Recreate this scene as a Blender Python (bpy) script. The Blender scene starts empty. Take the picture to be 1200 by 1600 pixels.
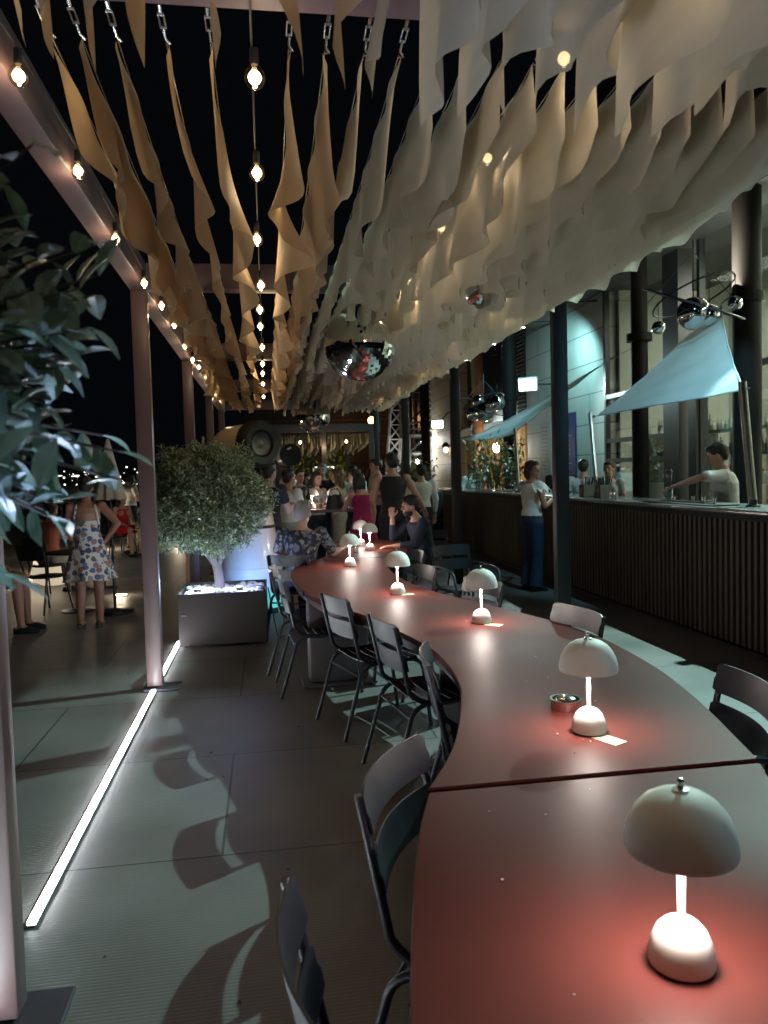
import bpy, bmesh, math, random
from mathutils import Vector, Matrix, noise
PI=math.pi
sc=bpy.context.scene
C=sc.collection
random.seed(11)
# ---------------------------------------------------------------- camera
def make_camera():
    F=1200.0; yaw=math.atan(182/F); pit=math.atan(61/F); rol=0.027
    f=Vector((math.sin(yaw)*math.cos(pit),math.cos(yaw)*math.cos(pit),-math.sin(pit)))
    r0=Vector((math.cos(yaw),-math.sin(yaw),0)); u0=r0.cross(f)
    c,s=math.cos(rol),math.sin(rol)
    r=c*r0-s*u0; u=s*r0+c*u0
    cam=bpy.data.cameras.new('camera'); o=bpy.data.objects.new('camera',cam); C.objects.link(o)
    m=Matrix((r,u,-f)).transposed().to_4x4(); m.translation=Vector((0,0,1.6)); o.matrix_world=m
    cam.sensor_fit='VERTICAL'; cam.sensor_height=36; cam.sensor_width=27; cam.lens=27.0
    cam.clip_end=2000; cam.clip_start=0.05
    cam.dof.use_dof=True; cam.dof.focus_distance=4.2; cam.dof.aperture_fstop=5.2
    sc.camera=o
make_camera()
# ---------------------------------------------------------------- world (night)
w=bpy.data.worlds.new("World"); sc.world=w; w.use_nodes=True
bg=w.node_tree.nodes['Background']; bg.inputs[0].default_value=(0.35,0.42,0.6,1); bg.inputs[1].default_value=0.004
sc.view_settings.view_transform='Standard'; sc.view_settings.look='None'
sc.view_settings.exposure=0.0; sc.view_settings.gamma=1.0
sc.cycles.use_denoising=True
try: sc.cycles.denoiser='OPENIMAGEDENOISE'
except Exception: pass
sc.cycles.max_bounces=7; sc.cycles.transparent_max_bounces=12; sc.cycles.caustics_reflective=False; sc.cycles.caustics_refractive=False
sc.cycles.sample_clamp_indirect=4.0
# light levels
FLOOD_E=2500; FLOOD_COL=(0.58,1.0,0.92)
BULB_E=1.7; BULB_COL=(1.0,0.77,0.50)
LAMP_E=9.5; LAMP_COL=(1.0,0.86,0.78)
def light(name,kind,loc,energy,col,parent=None,aim=None,**kw):
    l=bpy.data.lights.new(name,kind); l.energy=energy; l.color=col
    for k,v in kw.items(): setattr(l,k,v)
    o=bpy.data.objects.new(name,l); C.objects.link(o); o.location=loc
    if aim is not None:
        o.rotation_euler=(Vector(aim)-Vector(loc)).to_track_quat('-Z','Y').to_euler()
    if parent is not None: o.parent=parent
    return o
# ---------------------------------------------------------------- materials
MATS={}
def P(nt): return next(n for n in nt.nodes if n.type=='BSDF_PRINCIPLED')
def mat(name,col,rough=0.5,metal=0.0,noise_amt=0.12,nscale=12.0,bump=0.0,bscale=60.0,coat=0.0,trans=0.0,emit=None,estr=0.0,translucent=0.0,sheer=0.0,alpha=None,spec=0.5,stretch=(1,1,1)):
    if name in MATS: return MATS[name]
    m=bpy.data.materials.new(name); m.use_nodes=True; nt=m.node_tree; p=P(nt)
    p.inputs['Roughness'].default_value=rough; p.inputs['Metallic'].default_value=metal
    p.inputs['Coat Weight'].default_value=coat; p.inputs['Transmission Weight'].default_value=trans
    p.inputs['Specular IOR Level'].default_value=spec
    tc=nt.nodes.new('ShaderNodeTexCoord'); mp=nt.nodes.new('ShaderNodeMapping'); mp.inputs['Scale'].default_value=stretch
    nt.links.new(tc.outputs['Object'],mp.inputs['Vector'])
    nz=nt.nodes.new('ShaderNodeTexNoise'); nz.inputs['Scale'].default_value=nscale; nz.inputs['Detail'].default_value=5
    nt.links.new(mp.outputs[0],nz.inputs['Vector'])
    mr=nt.nodes.new('ShaderNodeMapRange'); mr.inputs[1].default_value=0.25; mr.inputs[2].default_value=0.75
    mr.inputs[3].default_value=1-noise_amt; mr.inputs[4].default_value=1+noise_amt
    nt.links.new(nz.outputs['Fac'],mr.inputs[0])
    mx=nt.nodes.new('ShaderNodeVectorMath'); mx.operation='SCALE'; mx.inputs[0].default_value=col[:3]
    nt.links.new(mr.outputs[0],mx.inputs['Scale']); nt.links.new(mx.outputs[0],p.inputs['Base Color'])
    mr2=nt.nodes.new('ShaderNodeMapRange'); mr2.inputs[3].default_value=max(0.02,rough*0.8); mr2.inputs[4].default_value=min(1,rough*1.2)
    nt.links.new(nz.outputs['Fac'],mr2.inputs[0]); nt.links.new(mr2.outputs[0],p.inputs['Roughness'])
    if bump>0:
        nb=nt.nodes.new('ShaderNodeTexNoise'); nb.inputs['Scale'].default_value=bscale; nb.inputs['Detail'].default_value=4
        nt.links.new(mp.outputs[0],nb.inputs['Vector'])
        b=nt.nodes.new('ShaderNodeBump'); b.inputs['Strength'].default_value=bump; b.inputs['Distance'].default_value=0.01
        nt.links.new(nb.outputs['Fac'],b.inputs['Height']); nt.links.new(b.outputs[0],p.inputs['Normal'])
    if emit:
        p.inputs['Emission Color'].default_value=(*emit,1); p.inputs['Emission Strength'].default_value=estr
    out=next(n for n in nt.nodes if n.type=='OUTPUT_MATERIAL')
    last=p.outputs[0]
    if translucent>0:
        tr=nt.nodes.new('ShaderNodeBsdfTranslucent'); nt.links.new(mx.outputs[0],tr.inputs['Color'])
        ms=nt.nodes.new('ShaderNodeMixShader'); ms.inputs[0].default_value=translucent
        nt.links.new(last,ms.inputs[1]); nt.links.new(tr.outputs[0],ms.inputs[2]); last=ms.outputs[0]
    if sheer>0:
        tp=nt.nodes.new('ShaderNodeBsdfTransparent'); ms=nt.nodes.new('ShaderNodeMixShader'); ms.inputs[0].default_value=sheer
        nt.links.new(last,ms.inputs[1]); nt.links.new(tp.outputs[0],ms.inputs[2]); last=ms.outputs[0]
    nt.links.new(last,out.inputs[0])
    MATS[name]=m; return m
def glass(name,tint=(0.9,0.95,0.93),refl=0.12,rough=0.02):
    if name in MATS: return MATS[name]
    m=bpy.data.materials.new(name); m.use_nodes=True; nt=m.node_tree
    nt.nodes.remove(P(nt)); out=next(n for n in nt.nodes if n.type=='OUTPUT_MATERIAL')
    tp=nt.nodes.new('ShaderNodeBsdfTransparent'); tp.inputs[0].default_value=(*tint,1)
    gl=nt.nodes.new('ShaderNodeBsdfGlossy'); gl.inputs['Roughness'].default_value=rough
    lw=nt.nodes.new('ShaderNodeLayerWeight'); lw.inputs[0].default_value=0.3
    mr=nt.nodes.new('ShaderNodeMapRange'); mr.inputs[3].default_value=refl; mr.inputs[4].default_value=0.8
    nt.links.new(lw.outputs['Facing'],mr.inputs[0])
    ms=nt.nodes.new('ShaderNodeMixShader'); nt.links.new(mr.outputs[0],ms.inputs[0])
    nt.links.new(tp.outputs[0],ms.inputs[1]); nt.links.new(gl.outputs[0],ms.inputs[2]); nt.links.new(ms.outputs[0],out.inputs[0])
    MATS[name]=m; return m
def emat(name,col,strength):
    if name in MATS: return MATS[name]
    m=bpy.data.materials.new(name); m.use_nodes=True; p=P(m.node_tree)
    p.inputs['Base Color'].default_value=(*col,1); p.inputs['Emission Color'].default_value=(*col,1); p.inputs['Emission Strength'].default_value=strength
    MATS[name]=m; return m
def joints_mat(name,col,bw,bh,mortar,rough,plane='XY',mcol=0.45,groove=0.0,off=(0,0,0),mottle=0.25,coat=0.0):
    """slab surface with joints: brick texture on the given plane"""
    m=mat(name,col,rough,noise_amt=mottle,nscale=1.3,coat=coat); nt=m.node_tree; p=P(nt)
    tc=nt.nodes.new('ShaderNodeTexCoord'); mp=nt.nodes.new('ShaderNodeMapping'); mp.inputs['Location'].default_value=off
    nt.links.new(tc.outputs['Object'],mp.inputs[0]); src=mp.outputs[0]
    sp=nt.nodes.new('ShaderNodeSeparateXYZ'); nt.links.new(src,sp.inputs[0])
    cb=nt.nodes.new('ShaderNodeCombineXYZ')
    a,b={'XY':(0,1),'YZ':(1,2),'XZ':(0,2)}[plane]
    nt.links.new(sp.outputs[a],cb.inputs[0]); nt.links.new(sp.outputs[b],cb.inputs[1])
    br=nt.nodes.new('ShaderNodeTexBrick'); br.inputs['Scale'].default_value=1; br.inputs['Mortar Size'].default_value=mortar
    br.inputs['Brick Width'].default_value=bw; br.inputs['Row Height'].default_value=bh; br.inputs['Mortar Smooth'].default_value=0.1
    br.inputs['Color1'].default_value=(1,1,1,1); br.inputs['Color2'].default_value=(0.86,0.86,0.86,1); br.inputs['Mortar'].default_value=(mcol,mcol,mcol,1)
    nt.links.new(cb.outputs[0],br.inputs['Vector'])
    old=p.inputs['Base Color'].links[0].from_socket
    mu=nt.nodes.new('ShaderNodeVectorMath'); mu.operation='MULTIPLY'
    nt.links.new(old,mu.inputs[0]); nt.links.new(br.outputs['Color'],mu.inputs[1]); nt.links.new(mu.outputs[0],p.inputs['Base Color'])
    bp=nt.nodes.new('ShaderNodeBump'); bp.inputs['Strength'].default_value=0.28; bp.inputs['Distance'].default_value=0.004; bp.invert=True
    h=br.outputs['Fac']
    if groove>0:
        wv=nt.nodes.new('ShaderNodeTexWave'); wv.wave_type='BANDS'; wv.bands_direction='Y'; wv.inputs['Scale'].default_value=groove; wv.inputs['Distortion'].default_value=0.15
        nt.links.new(src,wv.inputs['Vector'])
        pw=nt.nodes.new('ShaderNodeMath'); pw.operation='POWER'; pw.inputs[1].default_value=6; nt.links.new(wv.outputs['Fac'],pw.inputs[0])
        ad=nt.nodes.new('ShaderNodeMath'); ad.operation='ADD'; nt.links.new(h,ad.inputs[0]); nt.links.new(pw.outputs[0],ad.inputs[1]); h=ad.outputs[0]
        sb=nt.nodes.new('ShaderNodeMath'); sb.operation='MULTIPLY_ADD'; sb.inputs[1].default_value=-0.16; sb.inputs[2].default_value=1.0
        nt.links.new(pw.outputs[0],sb.inputs[0])
        m2=nt.nodes.new('ShaderNodeVectorMath'); m2.operation='SCALE'; nt.links.new(mu.outputs[0],m2.inputs[0]); nt.links.new(sb.outputs[0],m2.inputs['Scale']); nt.links.new(m2.outputs[0],p.inputs['Base Color'])
    nt.links.new(h,bp.inputs['Height']); nt.links.new(bp.outputs[0],p.inputs['Normal'])
    return m
def flower_mat(name,base,cols,scale,thr=0.42):
    """printed cloth: scattered blossoms on a plain ground"""
    m=mat(name,base,0.8); nt=m.node_tree; p=P(nt)
    tc=nt.nodes.new('ShaderNodeTexCoord')
    nz=nt.nodes.new('ShaderNodeTexNoise'); nz.inputs['Scale'].default_value=scale*1.5; nt.links.new(tc.outputs['Object'],nz.inputs['Vector'])
    ds=nt.nodes.new('ShaderNodeVectorMath'); ds.operation='MULTIPLY_ADD'; ds.inputs[1].default_value=(0.05,)*3
    nt.links.new(nz.outputs['Color'],ds.inputs[0]); nt.links.new(tc.outputs['Object'],ds.inputs[2])
    vo=nt.nodes.new('ShaderNodeTexVoronoi'); vo.inputs['Scale'].default_value=scale; nt.links.new(ds.outputs[0],vo.inputs['Vector'])
    cr=nt.nodes.new('ShaderNodeValToRGB'); cr.color_ramp.interpolation='CONSTANT'
    sp=nt.nodes.new('ShaderNodeSeparateColor'); nt.links.new(vo.outputs['Color'],sp.inputs[0]); nt.links.new(sp.outputs[0],cr.inputs[0])
    e=cr.color_ramp.elements; e[0].color=(*cols[0],1); e[1].position=0.999; e[1].color=(*cols[-1],1)
    for i,c in enumerate(cols[1:]):
        n=e.new((i+1)/len(cols)); n.color=(*c,1)
    lt=nt.nodes.new('ShaderNodeMath'); lt.operation='LESS_THAN'; lt.inputs[1].default_value=thr; nt.links.new(vo.outputs['Distance'],lt.inputs[0])
    gt=nt.nodes.new('ShaderNodeMath'); gt.operation='GREATER_THAN'; gt.inputs[1].default_value=thr*0.12; nt.links.new(vo.outputs['Distance'],gt.inputs[0])
    an=nt.nodes.new('ShaderNodeMath'); an.operation='MULTIPLY'; nt.links.new(lt.outputs[0],an.inputs[0]); nt.links.new(gt.outputs[0],an.inputs[1])
    mx=nt.nodes.new('ShaderNodeMix'); mx.data_type='RGBA'; mx.inputs[6].default_value=(*base,1)
    nt.links.new(an.outputs[0],mx.inputs[0]); nt.links.new(cr.outputs[0],mx.inputs[7]); nt.links.new(mx.outputs[2],p.inputs['Base Color'])
    return m
# ---------------------------------------------------------------- mesh builder
class MB:
    def __init__(s): s.v=[]; s.f=[]
    def add(s,vs,fs):
        n=len(s.v); s.v+= [tuple(v) for v in vs]; s.f+=[tuple(i+n for i in f) for f in fs]; return s
    def box(s,c,d,rz=0,bev=0.0,rx=0,ry=0):
        bm=bmesh.new(); bmesh.ops.create_cube(bm,size=1)
        for v in bm.verts: v.co=Vector((v.co.x*d[0],v.co.y*d[1],v.co.z*d[2]))
        if bev>0: bmesh.ops.bevel(bm,geom=bm.edges[:],offset=bev,segments=2,affect='EDGES',profile=0.5)
        M=Matrix.Translation(c)@Matrix.Rotation(rz,4,'Z')@Matrix.Rotation(ry,4,'Y')@Matrix.Rotation(rx,4,'X')
        bm.verts.index_update()
        s.add([M@v.co for v in bm.verts],[[v.index for v in f.verts] for f in bm.faces]); bm.free(); return s
    def tube(s,pts,r,seg=8,cap=True,flat=None):
        pts=[Vector(p) for p in pts]; n=len(pts)
        rr=r if isinstance(r,(list,tuple)) else [r]*n
        vs=[];fs=[];prev=None
        for i,p in enumerate(pts):
            t=(pts[min(i+1,n-1)]-pts[max(i-1,0)]); t=t.normalized() if t.length>1e-9 else Vector((0,0,1))
            if prev is None:
                a=Vector((1,0,0)) if abs(t.x)<0.8 else Vector((0,1,0)); a=(a-t*a.dot(t)).normalized()
            else:
                a=prev-t*prev.dot(t); a=a.normalized() if a.length>1e-6 else Vector((1,0,0))
            prev=a; b=t.cross(a)
            for k in range(seg):
                an=2*PI*k/seg; vs.append(p+(a*math.cos(an)+b*math.sin(an))*rr[i])
        for i in range(n-1):
            for k in range(seg):
                fs.append((i*seg+k,i*seg+(k+1)%seg,(i+1)*seg+(k+1)%seg,(i+1)*seg+k))
        if cap: fs.append(tuple(range(seg-1,-1,-1))); fs.append(tuple((n-1)*seg+k for k in range(seg)))
        return s.add(vs,fs)
    def lathe(s,prof,c=(0,0,0),seg=32,M=None,closed=False):
        vs=[];fs=[]; c=Vector(c)
        for (r,z) in prof:
            for k in range(seg):
                an=2*PI*k/seg; p=Vector((r*math.cos(an),r*math.sin(an),z))
                if M: p=M@p
                vs.append(c+p)
        for i in range(len(prof)-1):
            for k in range(seg): fs.append((i*seg+k,i*seg+(k+1)%seg,(i+1)*seg+(k+1)%seg,(i+1)*seg+k))
        if prof[0][0]>1e-4: fs.append(tuple(range(seg-1,-1,-1)))
        if prof[-1][0]>1e-4: fs.append(tuple((len(prof)-1)*seg+k for k in range(seg)))
        return s.add(vs,fs)
    def ell(s,c,d,seg=16,rings=10,M=None):
        vs=[];fs=[];c=Vector(c)
        for i in range(rings+1):
            th=PI*i/rings
            for k in range(seg):
                an=2*PI*k/seg; p=Vector((d[0]*math.sin(th)*math.cos(an),d[1]*math.sin(th)*math.sin(an),-d[2]*math.cos(th)))
                if M: p=M@p
                vs.append(c+p)
        for i in range(rings):
            for k in range(seg): fs.append((i*seg+k,i*seg+(k+1)%seg,(i+1)*seg+(k+1)%seg,(i+1)*seg+k))
        return s.add(vs,fs)
    def loft(s,rings,cap=True):
        n=len(rings[0]);vs=[];fs=[]
        for r in rings: vs+=r
        for i in range(len(rings)-1):
            for k in range(n): fs.append((i*n+k,i*n+(k+1)%n,(i+1)*n+(k+1)%n,(i+1)*n+k))
        if cap: fs.append(tuple(range(n-1,-1,-1))); fs.append(tuple((len(rings)-1)*n+k for k in range(n)))
        return s.add(vs,fs)
    def grid(s,fn,nu,nv):
        vs=[fn(i/nu,j/nv) for i in range(nu+1) for j in range(nv+1)]
        fs=[(i*(nv+1)+j,(i+1)*(nv+1)+j,(i+1)*(nv+1)+j+1,i*(nv+1)+j+1) for i in range(nu) for j in range(nv)]
        return s.add(vs,fs)
    def build(s,name,m,parent=None,smooth=False,weld=True,auto=True,solid=0.0):
        me=bpy.data.meshes.new(name); me.from_pydata(s.v,[],s.f); me.materials.append(m)
        bm=bmesh.new(); bm.from_mesh(me)
        if weld: bmesh.ops.remove_doubles(bm,verts=bm.verts,dist=1e-5)
        if solid>0: bmesh.ops.solidify(bm,geom=bm.faces[:],thickness=solid)
        if not (solid>0): bmesh.ops.recalc_face_normals(bm,faces=bm.faces)
        if smooth:
            for f in bm.faces: f.smooth=True
            if auto:
                for e in bm.edges:
                    if len(e.link_faces)==2 and e.calc_face_angle(0)>math.radians(40): e.smooth=False
        bm.to_mesh(me); bm.free()
        o=bpy.data.objects.new(name,me); C.objects.link(o)
        if parent is not None: o.parent=parent
        return o
def tag(o,label=None,cat=None,group=None,kind=None):
    if label: o['label']=label
    if cat: o['category']=cat
    if group: o['group']=group
    if kind: o['kind']=kind
    return o
def thing(name,loc,label,cat,group=None,rz=0):
    o=bpy.data.objects.new(name,None); o.empty_display_size=0.1; C.objects.link(o); o.location=loc; o.rotation_euler=(0,0,rz)
    return tag(o,label,cat,group)
KIDS={}
def dup(root,loc,rz,label,group=None):
    def cp(o,par):
        c=o.copy(); C.objects.link(c)
        if par is not None: c.parent=par
        for ch in [x for x in bpy.data.objects if x.parent==o]: cp(ch,c)
        return c
    r=cp(root,None); r.location=loc; r.rotation_euler=(0,0,rz); r['label']=label
    if group: r['group']=group
    return r
def smoothstep(a,b,x):
    t=max(0,min(1,(x-a)/(b-a))); return t*t*(3-2*t)
def text(s,size,m,name,parent,M,extr=0.001,align='CENTER'):
    cu=bpy.data.curves.new('t','FONT'); cu.body=s; cu.size=size; cu.extrude=extr; cu.align_x=align; cu.align_y='CENTER'
    o=bpy.data.objects.new('t',cu); C.objects.link(o); dg=bpy.context.evaluated_depsgraph_get()
    me=bpy.data.meshes.new_from_object(o.evaluated_get(dg)); me.transform(M); bpy.data.objects.remove(o)
    me.materials.clear(); me.materials.append(m)
    q=bpy.data.objects.new(name,me); C.objects.link(q); q.parent=parent; return q
# common materials
M_frame=mat('pergola_paint',(0.135,0.085,0.088),0.45,noise_amt=0.08,nscale=3,bump=0.03)
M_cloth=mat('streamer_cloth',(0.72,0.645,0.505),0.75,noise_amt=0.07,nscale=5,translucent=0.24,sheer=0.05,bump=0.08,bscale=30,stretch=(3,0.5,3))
M_cloth2=mat('bulb_tinted_streamer_cloth',(0.58,0.42,0.25),0.75,noise_amt=0.07,nscale=5,translucent=0.36,sheer=0.08,bump=0.08,bscale=30,stretch=(3,0.5,3))  # same cloth, with warm bulb light put into the left rows' colour
M_steel=mat('steel',(0.6,0.6,0.6),0.25,1.0)
M_dark=mat('black_metal',(0.015,0.016,0.02),0.4)
M_chair=mat('chair_paint',(0.014,0.015,0.025),0.42,noise_amt=0.06,bump=0.04,bscale=400)
M_table=mat('table_paint',(0.088,0.022,0.018),0.48,spec=0.05,noise_amt=0.2,nscale=2.0,bump=0.05,bscale=250)
M_tedge=mat('table_edge_paint',(0.09,0.045,0.05),0.45)
M_cream=mat('cream_paint',(0.84,0.79,0.73),0.55,noise_amt=0.03,spec=0.3)
M_white=mat('white_paint',(0.8,0.8,0.78),0.45,noise_amt=0.04)
M_black=mat('matte_black',(0.01,0.01,0.011),0.7)
M_mirror=mat('mirror',(0.9,0.9,0.9),0.06,1.0,noise_amt=0.02)
M_glass=glass('clear_glass')
M_bulbglow=emat('bulb_glow',(1.0,0.78,0.45),22)
M_cord=mat('cord_rubber',(0.02,0.02,0.02),0.6)
# ---------------------------------------------------------------- ground, sky, far land
fm=joints_mat('floor_slabs',(0.18,0.164,0.16),2.4,1.2,0.006,0.5,'XY',0.22,groove=19,off=(0.24,0.35,0),mottle=0.38)
MB().grid(lambda u,v:(-40+110*u, -6+76*v,0),11,8).build('ground',fm).update_tag()
tag(bpy.data.objects['ground'],'wide grooved stone slabs of the terrace floor','floor',kind='structure')
m=MB(); random.seed(77)
for i in range(34):
    x,y=random.uniform(-2.6,0.3),random.uniform(2.0,8.5); s=random.uniform(0.004,0.013); a=random.uniform(0,3)
    m.add([(x+s*math.cos(a+q*1.26)*random.uniform(0.5,1.3),y+s*1.6*math.sin(a+q*1.26)*random.uniform(0.5,1.2),0.003) for q in range(5)],[(0,1,2,3,4)])
tag(m.build('floor_litter',mat('dark_litter',(0.03,0.022,0.02),0.8)),'dark scraps of dirt scattered on the terrace floor','litter',kind='stuff')
sea=MB().grid(lambda u,v:(-700+1400*u,71+900*v,-8.0),4,4).build('water',mat('night_water',(0.01,0.012,0.016),0.25)); tag(sea,'black water beyond the terrace','water',kind='structure')
def hillfn(u,v):
    x=-320+420*u; z=(6+11*noise.noise(Vector((x*0.012,1.3,0)))+3*noise.noise(Vector((x*0.05,4,0))))*math.sin(PI*v)**0.7
    return (x,420+80*(v-0.5),-8+max(2,9+z)*math.sin(PI*v))
hl=MB().grid(hillfn,60,8).build('hills',mat('night_hill',(0.02,0.02,0.022),0.9),smooth=True); tag(hl,'dark hills across the water','hill',kind='structure')
m=MB(); random.seed(5)
for i in range(170):
    x=random.uniform(-210,-20); z=abs(random.gauss(0,4.5))+0.3; s=random.choice([0.14,0.2,0.28,0.45])
    m.ell((x,392,z-1),(s,s,s),6,4)
for i in range(5): m.box((random.uniform(-105,-75),388,random.uniform(2,5)),(random.uniform(2,4),0.5,0.3))
tag(m.build('city_lights',emat('city_glow',(1.0,0.93,0.8),3.0)),'tiny white lights of a city far across the dark water','lights',kind='stuff')
# ---------------------------------------------------------------- pergola
XL,XR=-0.89,2.38
YS=[2.36,6.0,9.5,13.0,16.5]
pg=thing('pergola',(0,0,0),'long mauve steel pergola carrying streamers over the wavy table','pergola')
for k,y in enumerate(YS):
    for x in (XL+(0.06 if k==0 else 0),XR):
        M_post=M_frame if x<0 else mat('unlit_post_paint',(0.016,0.014,0.015),0.5)  # right posts near black: their unlit look is put into the colour
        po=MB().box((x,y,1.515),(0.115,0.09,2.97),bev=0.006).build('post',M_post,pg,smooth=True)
        bp=MB().box((x+(0.05 if x<0 else -0.05),y,0.012),(0.27,0.2,0.018),bev=0.004)
        bp.build('base_plate',mat('plate_paint',(0.06,0.05,0.07),0.5),po)
for x in (XL,XR):
    MB().box((x,7.6,3.1),(0.12,18.6,0.20),bev=0.006).build('side_beam',M_frame,pg,smooth=True)
for y in [-1.1]+YS:
    MB().box(((XL+XR)/2,y,3.1),(XR-XL-0.122,0.12,0.19),bev=0.005).build('cross_beam',M_frame,pg,smooth=True)
# ---------------------------------------------------------------- streamers
ROWS=[-0.62,-0.53,-0.42,-0.27,-0.13,0.12,0.24]+[0.37+0.118*i for i in range(14)]+[2.03,2.15]
BAY=[(-1.03,2.28),(2.44,7.6),(7.6,12.92)]
BALLS=[((0.68,5.4,2.50),0.25),((0.72,11.5,2.47),0.25),((1.30,4.55,2.72),0.125)]
ORD=['first','second','third','fourth','fifth','sixth','seventh','eighth','ninth','tenth','eleventh','twelfth','thirteenth','fourteenth','fifteenth','sixteenth','seventeenth','eighteenth','nineteenth','twentieth','twenty-first','twenty-second','twenty-third']
BN=['nearest bay','middle run','far run']
def streamer(bi,ri):
    x0=ROWS[ri]; y0,y1=BAY[bi]; rnd=random.Random(bi*100+ri); left=ri<7
    r2=random.Random(500+ri); ym=r2.uniform(5.2,9.6)
    if bi==1: y1=ym
    if bi==2: y0=ym-r2.uniform(0.0,0.3)
    a0=y0+(0.17 if bi<2 else 0.0); a1=y1-0.06-rnd.random()*0.05
    w=rnd.uniform(0.33,0.41) if not left else (rnd.uniform(0.25,0.31) if ri<2 else rnd.uniform(0.28,0.37))
    if bi==0: w*=(0.80 if left else 1.0)
    if ri>=21: w*=(0.72,0.5)[ri-21]
    n1=(a1-a0)/(rnd.uniform(0.62,1.0) if left else rnd.uniform(0.36,0.50)); ph=rnd.random()*6.28; ph2=rnd.random()*6.28
    amp=(rnd.uniform(0.03,0.05) if ri<2 else rnd.uniform(0.035,0.06)) if left else rnd.uniform(0.018,0.032)
    tw=rnd.uniform(-0.03,0.09) if left else rnd.uniform(-0.075,-0.02)
    curls=[(rnd.random(),rnd.uniform(0.035,0.06),rnd.choice([-1,1])*rnd.uniform(0.05,0.10)) for _ in range(2 if left else 1)]
    def fn(u,v):
        L=a1-a0; y=a0+L*u
        tp0=0.12 if ri<9 else 0.62
        ww=w*((tp0+(1-tp0)*smoothstep(0,0.24/L,u)) if bi<2 else 1.0)*(1+0.06*math.sin(u*7+ph2))
        if u>0.9: ww=ww*(1-0.15*smoothstep(0.9,1,u))+0.07*smoothstep(0.93,1,u)*v
        z=2.995-0.045*math.sin(PI*u)**0.8
        g=v**1.25
        e=smoothstep(0,0.08,u)*(1-0.6*smoothstep(0.94,1,u))
        x=x0+e*(amp*g*math.sin(2*PI*n1*u+ph+0.7*math.sin(5*u+ph2))+amp*0.22*g*math.sin(2*PI*n1*2.2*u+ph2)+tw*v)
        x+=0.008*math.sin(2*PI*n1*1.3*u+ph2+2*v)
        for (cu,cw,ca) in curls:
            k=math.exp(-((u-cu)/cw)**2); x+=ca*k*v*v*e; 
        zz=z-ww*v+0.018*g*math.sin(2*PI*n1*u+ph2)*e
        yy=y+0.02*g*math.sin(2*PI*n1*u+ph+1.4)*e
        p=Vector((x,yy,zz))
        for (bc,br) in BALLS:
            d=p-Vector(bc)
            dh=Vector((d.x,d.y,0))
            if d.length<br+0.02: 
                dd=d.normalized()*(br+0.02); p=Vector(bc)+dd
        return p
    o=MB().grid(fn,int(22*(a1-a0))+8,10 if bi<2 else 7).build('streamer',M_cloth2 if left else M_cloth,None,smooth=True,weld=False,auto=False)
    nm='sand coloured streamer' if not left else 'streamer tinted with bulb glow'
    tag(o,'%s in the %s, %s from the left beam'%(nm,BN[bi],ORD[ri]),'streamer','cloth streamers hung under the pergola')
    h=MB(); z=3.0
    if bi==2: y0-=0.12
    h.tube([(x0,y0+0.0,z+0.02),(x0,y0+0.03,z+0.015)],0.006,6)
    for s in (-1,1): h.tube([(x0+s*0.008,y0+0.035,z+0.012),(x0+s*0.008,y0+0.105,z+0.006)],0.0028,5)
    for q in (0.035,0.105): h.tube([(x0-0.010,y0+q,z+0.01),(x0+0.010,y0+q,z+0.01)],0.005,6)
    h.tube([(x0,y0+0.105,z+0.006),(x0,y0+0.15,z),(x0+0.012,y0+0.165,z-0.008),(x0,y0+0.18,z-0.002)],0.004,6)
    h.build('turnbuckle',M_steel,o,smooth=True)
    c=MB().tube([(x0,y0+0.17,3.0)]+[(x0,a0+(a1-a0)*u,2.995-0.045*math.sin(PI*u)**0.8+0.004) for u in [i/12 for i in range(1,12)]]+[(x0,a1,3.0),(x0,y1,3.02)],0.002,4)
    c.build('cable',M_steel,o)
for bi in range(3):
    for ri in range(23): streamer(bi,ri)
# ---------------------------------------------------------------- string lights
def string_light(name,x,ys,z,label,sag=0.03,poff=0.07,gap=0):
    t=thing(name,(0,0,0),label,'string lights','festoon strings under the pergola')
    pts=[]
    for y in [ys[0]-0.9]+[q for q in ys]+[ys[-1]+0.6]: pts.append((x,y,z+sag*math.cos(2*PI*y/3.5)))
    MB().tube(pts,0.004,5).build('cable',M_cord,t)
    for y in ys:
        zz=z+sag*math.cos(2*PI*y/3.5); xx=x+random.uniform(-0.008,0.008)
        MB().lathe([(0.004,0.0),(0.014,-0.004),(0.015,-0.045),(0.011,-0.055)],(xx,y,zz),10).build('socket',M_cord,t,smooth=True)
        MB().lathe([(0.011,-0.05),(0.016,-0.057),(0.028,-0.071),(0.034,-0.090),(0.033,-0.104),(0.025,-0.120),(0.012,-0.129),(0.0005,-0.131)],(xx,y,zz),14).build('bulb',glass('bulb_glass',(1,0.92,0.8),0.04),t,smooth=True)
        MB().ell((xx,y,zz-0.094),(0.021,0.021,0.021),12,8).build('filament',M_bulbglow,t,smooth=True)
        light('bulb_light','POINT',(xx,y,zz-0.165),BULB_E,BULB_COL,t,shadow_soft_size=0.02)
    return t
string_light('string_light',0.0,[-0.9,0.0,0.85,1.7,2.55,3.42,4.28,5.15,6.0,6.85,7.8,8.7,9.8,11.0,12.3],2.97,'festoon bulbs running along the middle gap between the streamers')
string_light('string_light',-0.79,[1.95,2.85,3.72,4.6,5.55,6.45,7.3,8.2,9.1,10.0,11.0,12.0,13.2,14.5],3.07,'festoon bulbs running along the left beam',0.03)
string_light('string_light',1.02,[-1.1,-0.2,0.7,1.6,2.5,3.4,4.3,5.3,7.0,8.7,10.4,12.0],3.06,'festoon bulbs half hidden among the sand coloured streamers',0.03)
string_light('string_light',1.72,[5.4,6.8,8.2,9.8,11.4],3.04,'added festoon bulbs brightening the streamers nearest the bar',0.03)  # added string, there to brighten the canopy
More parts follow.
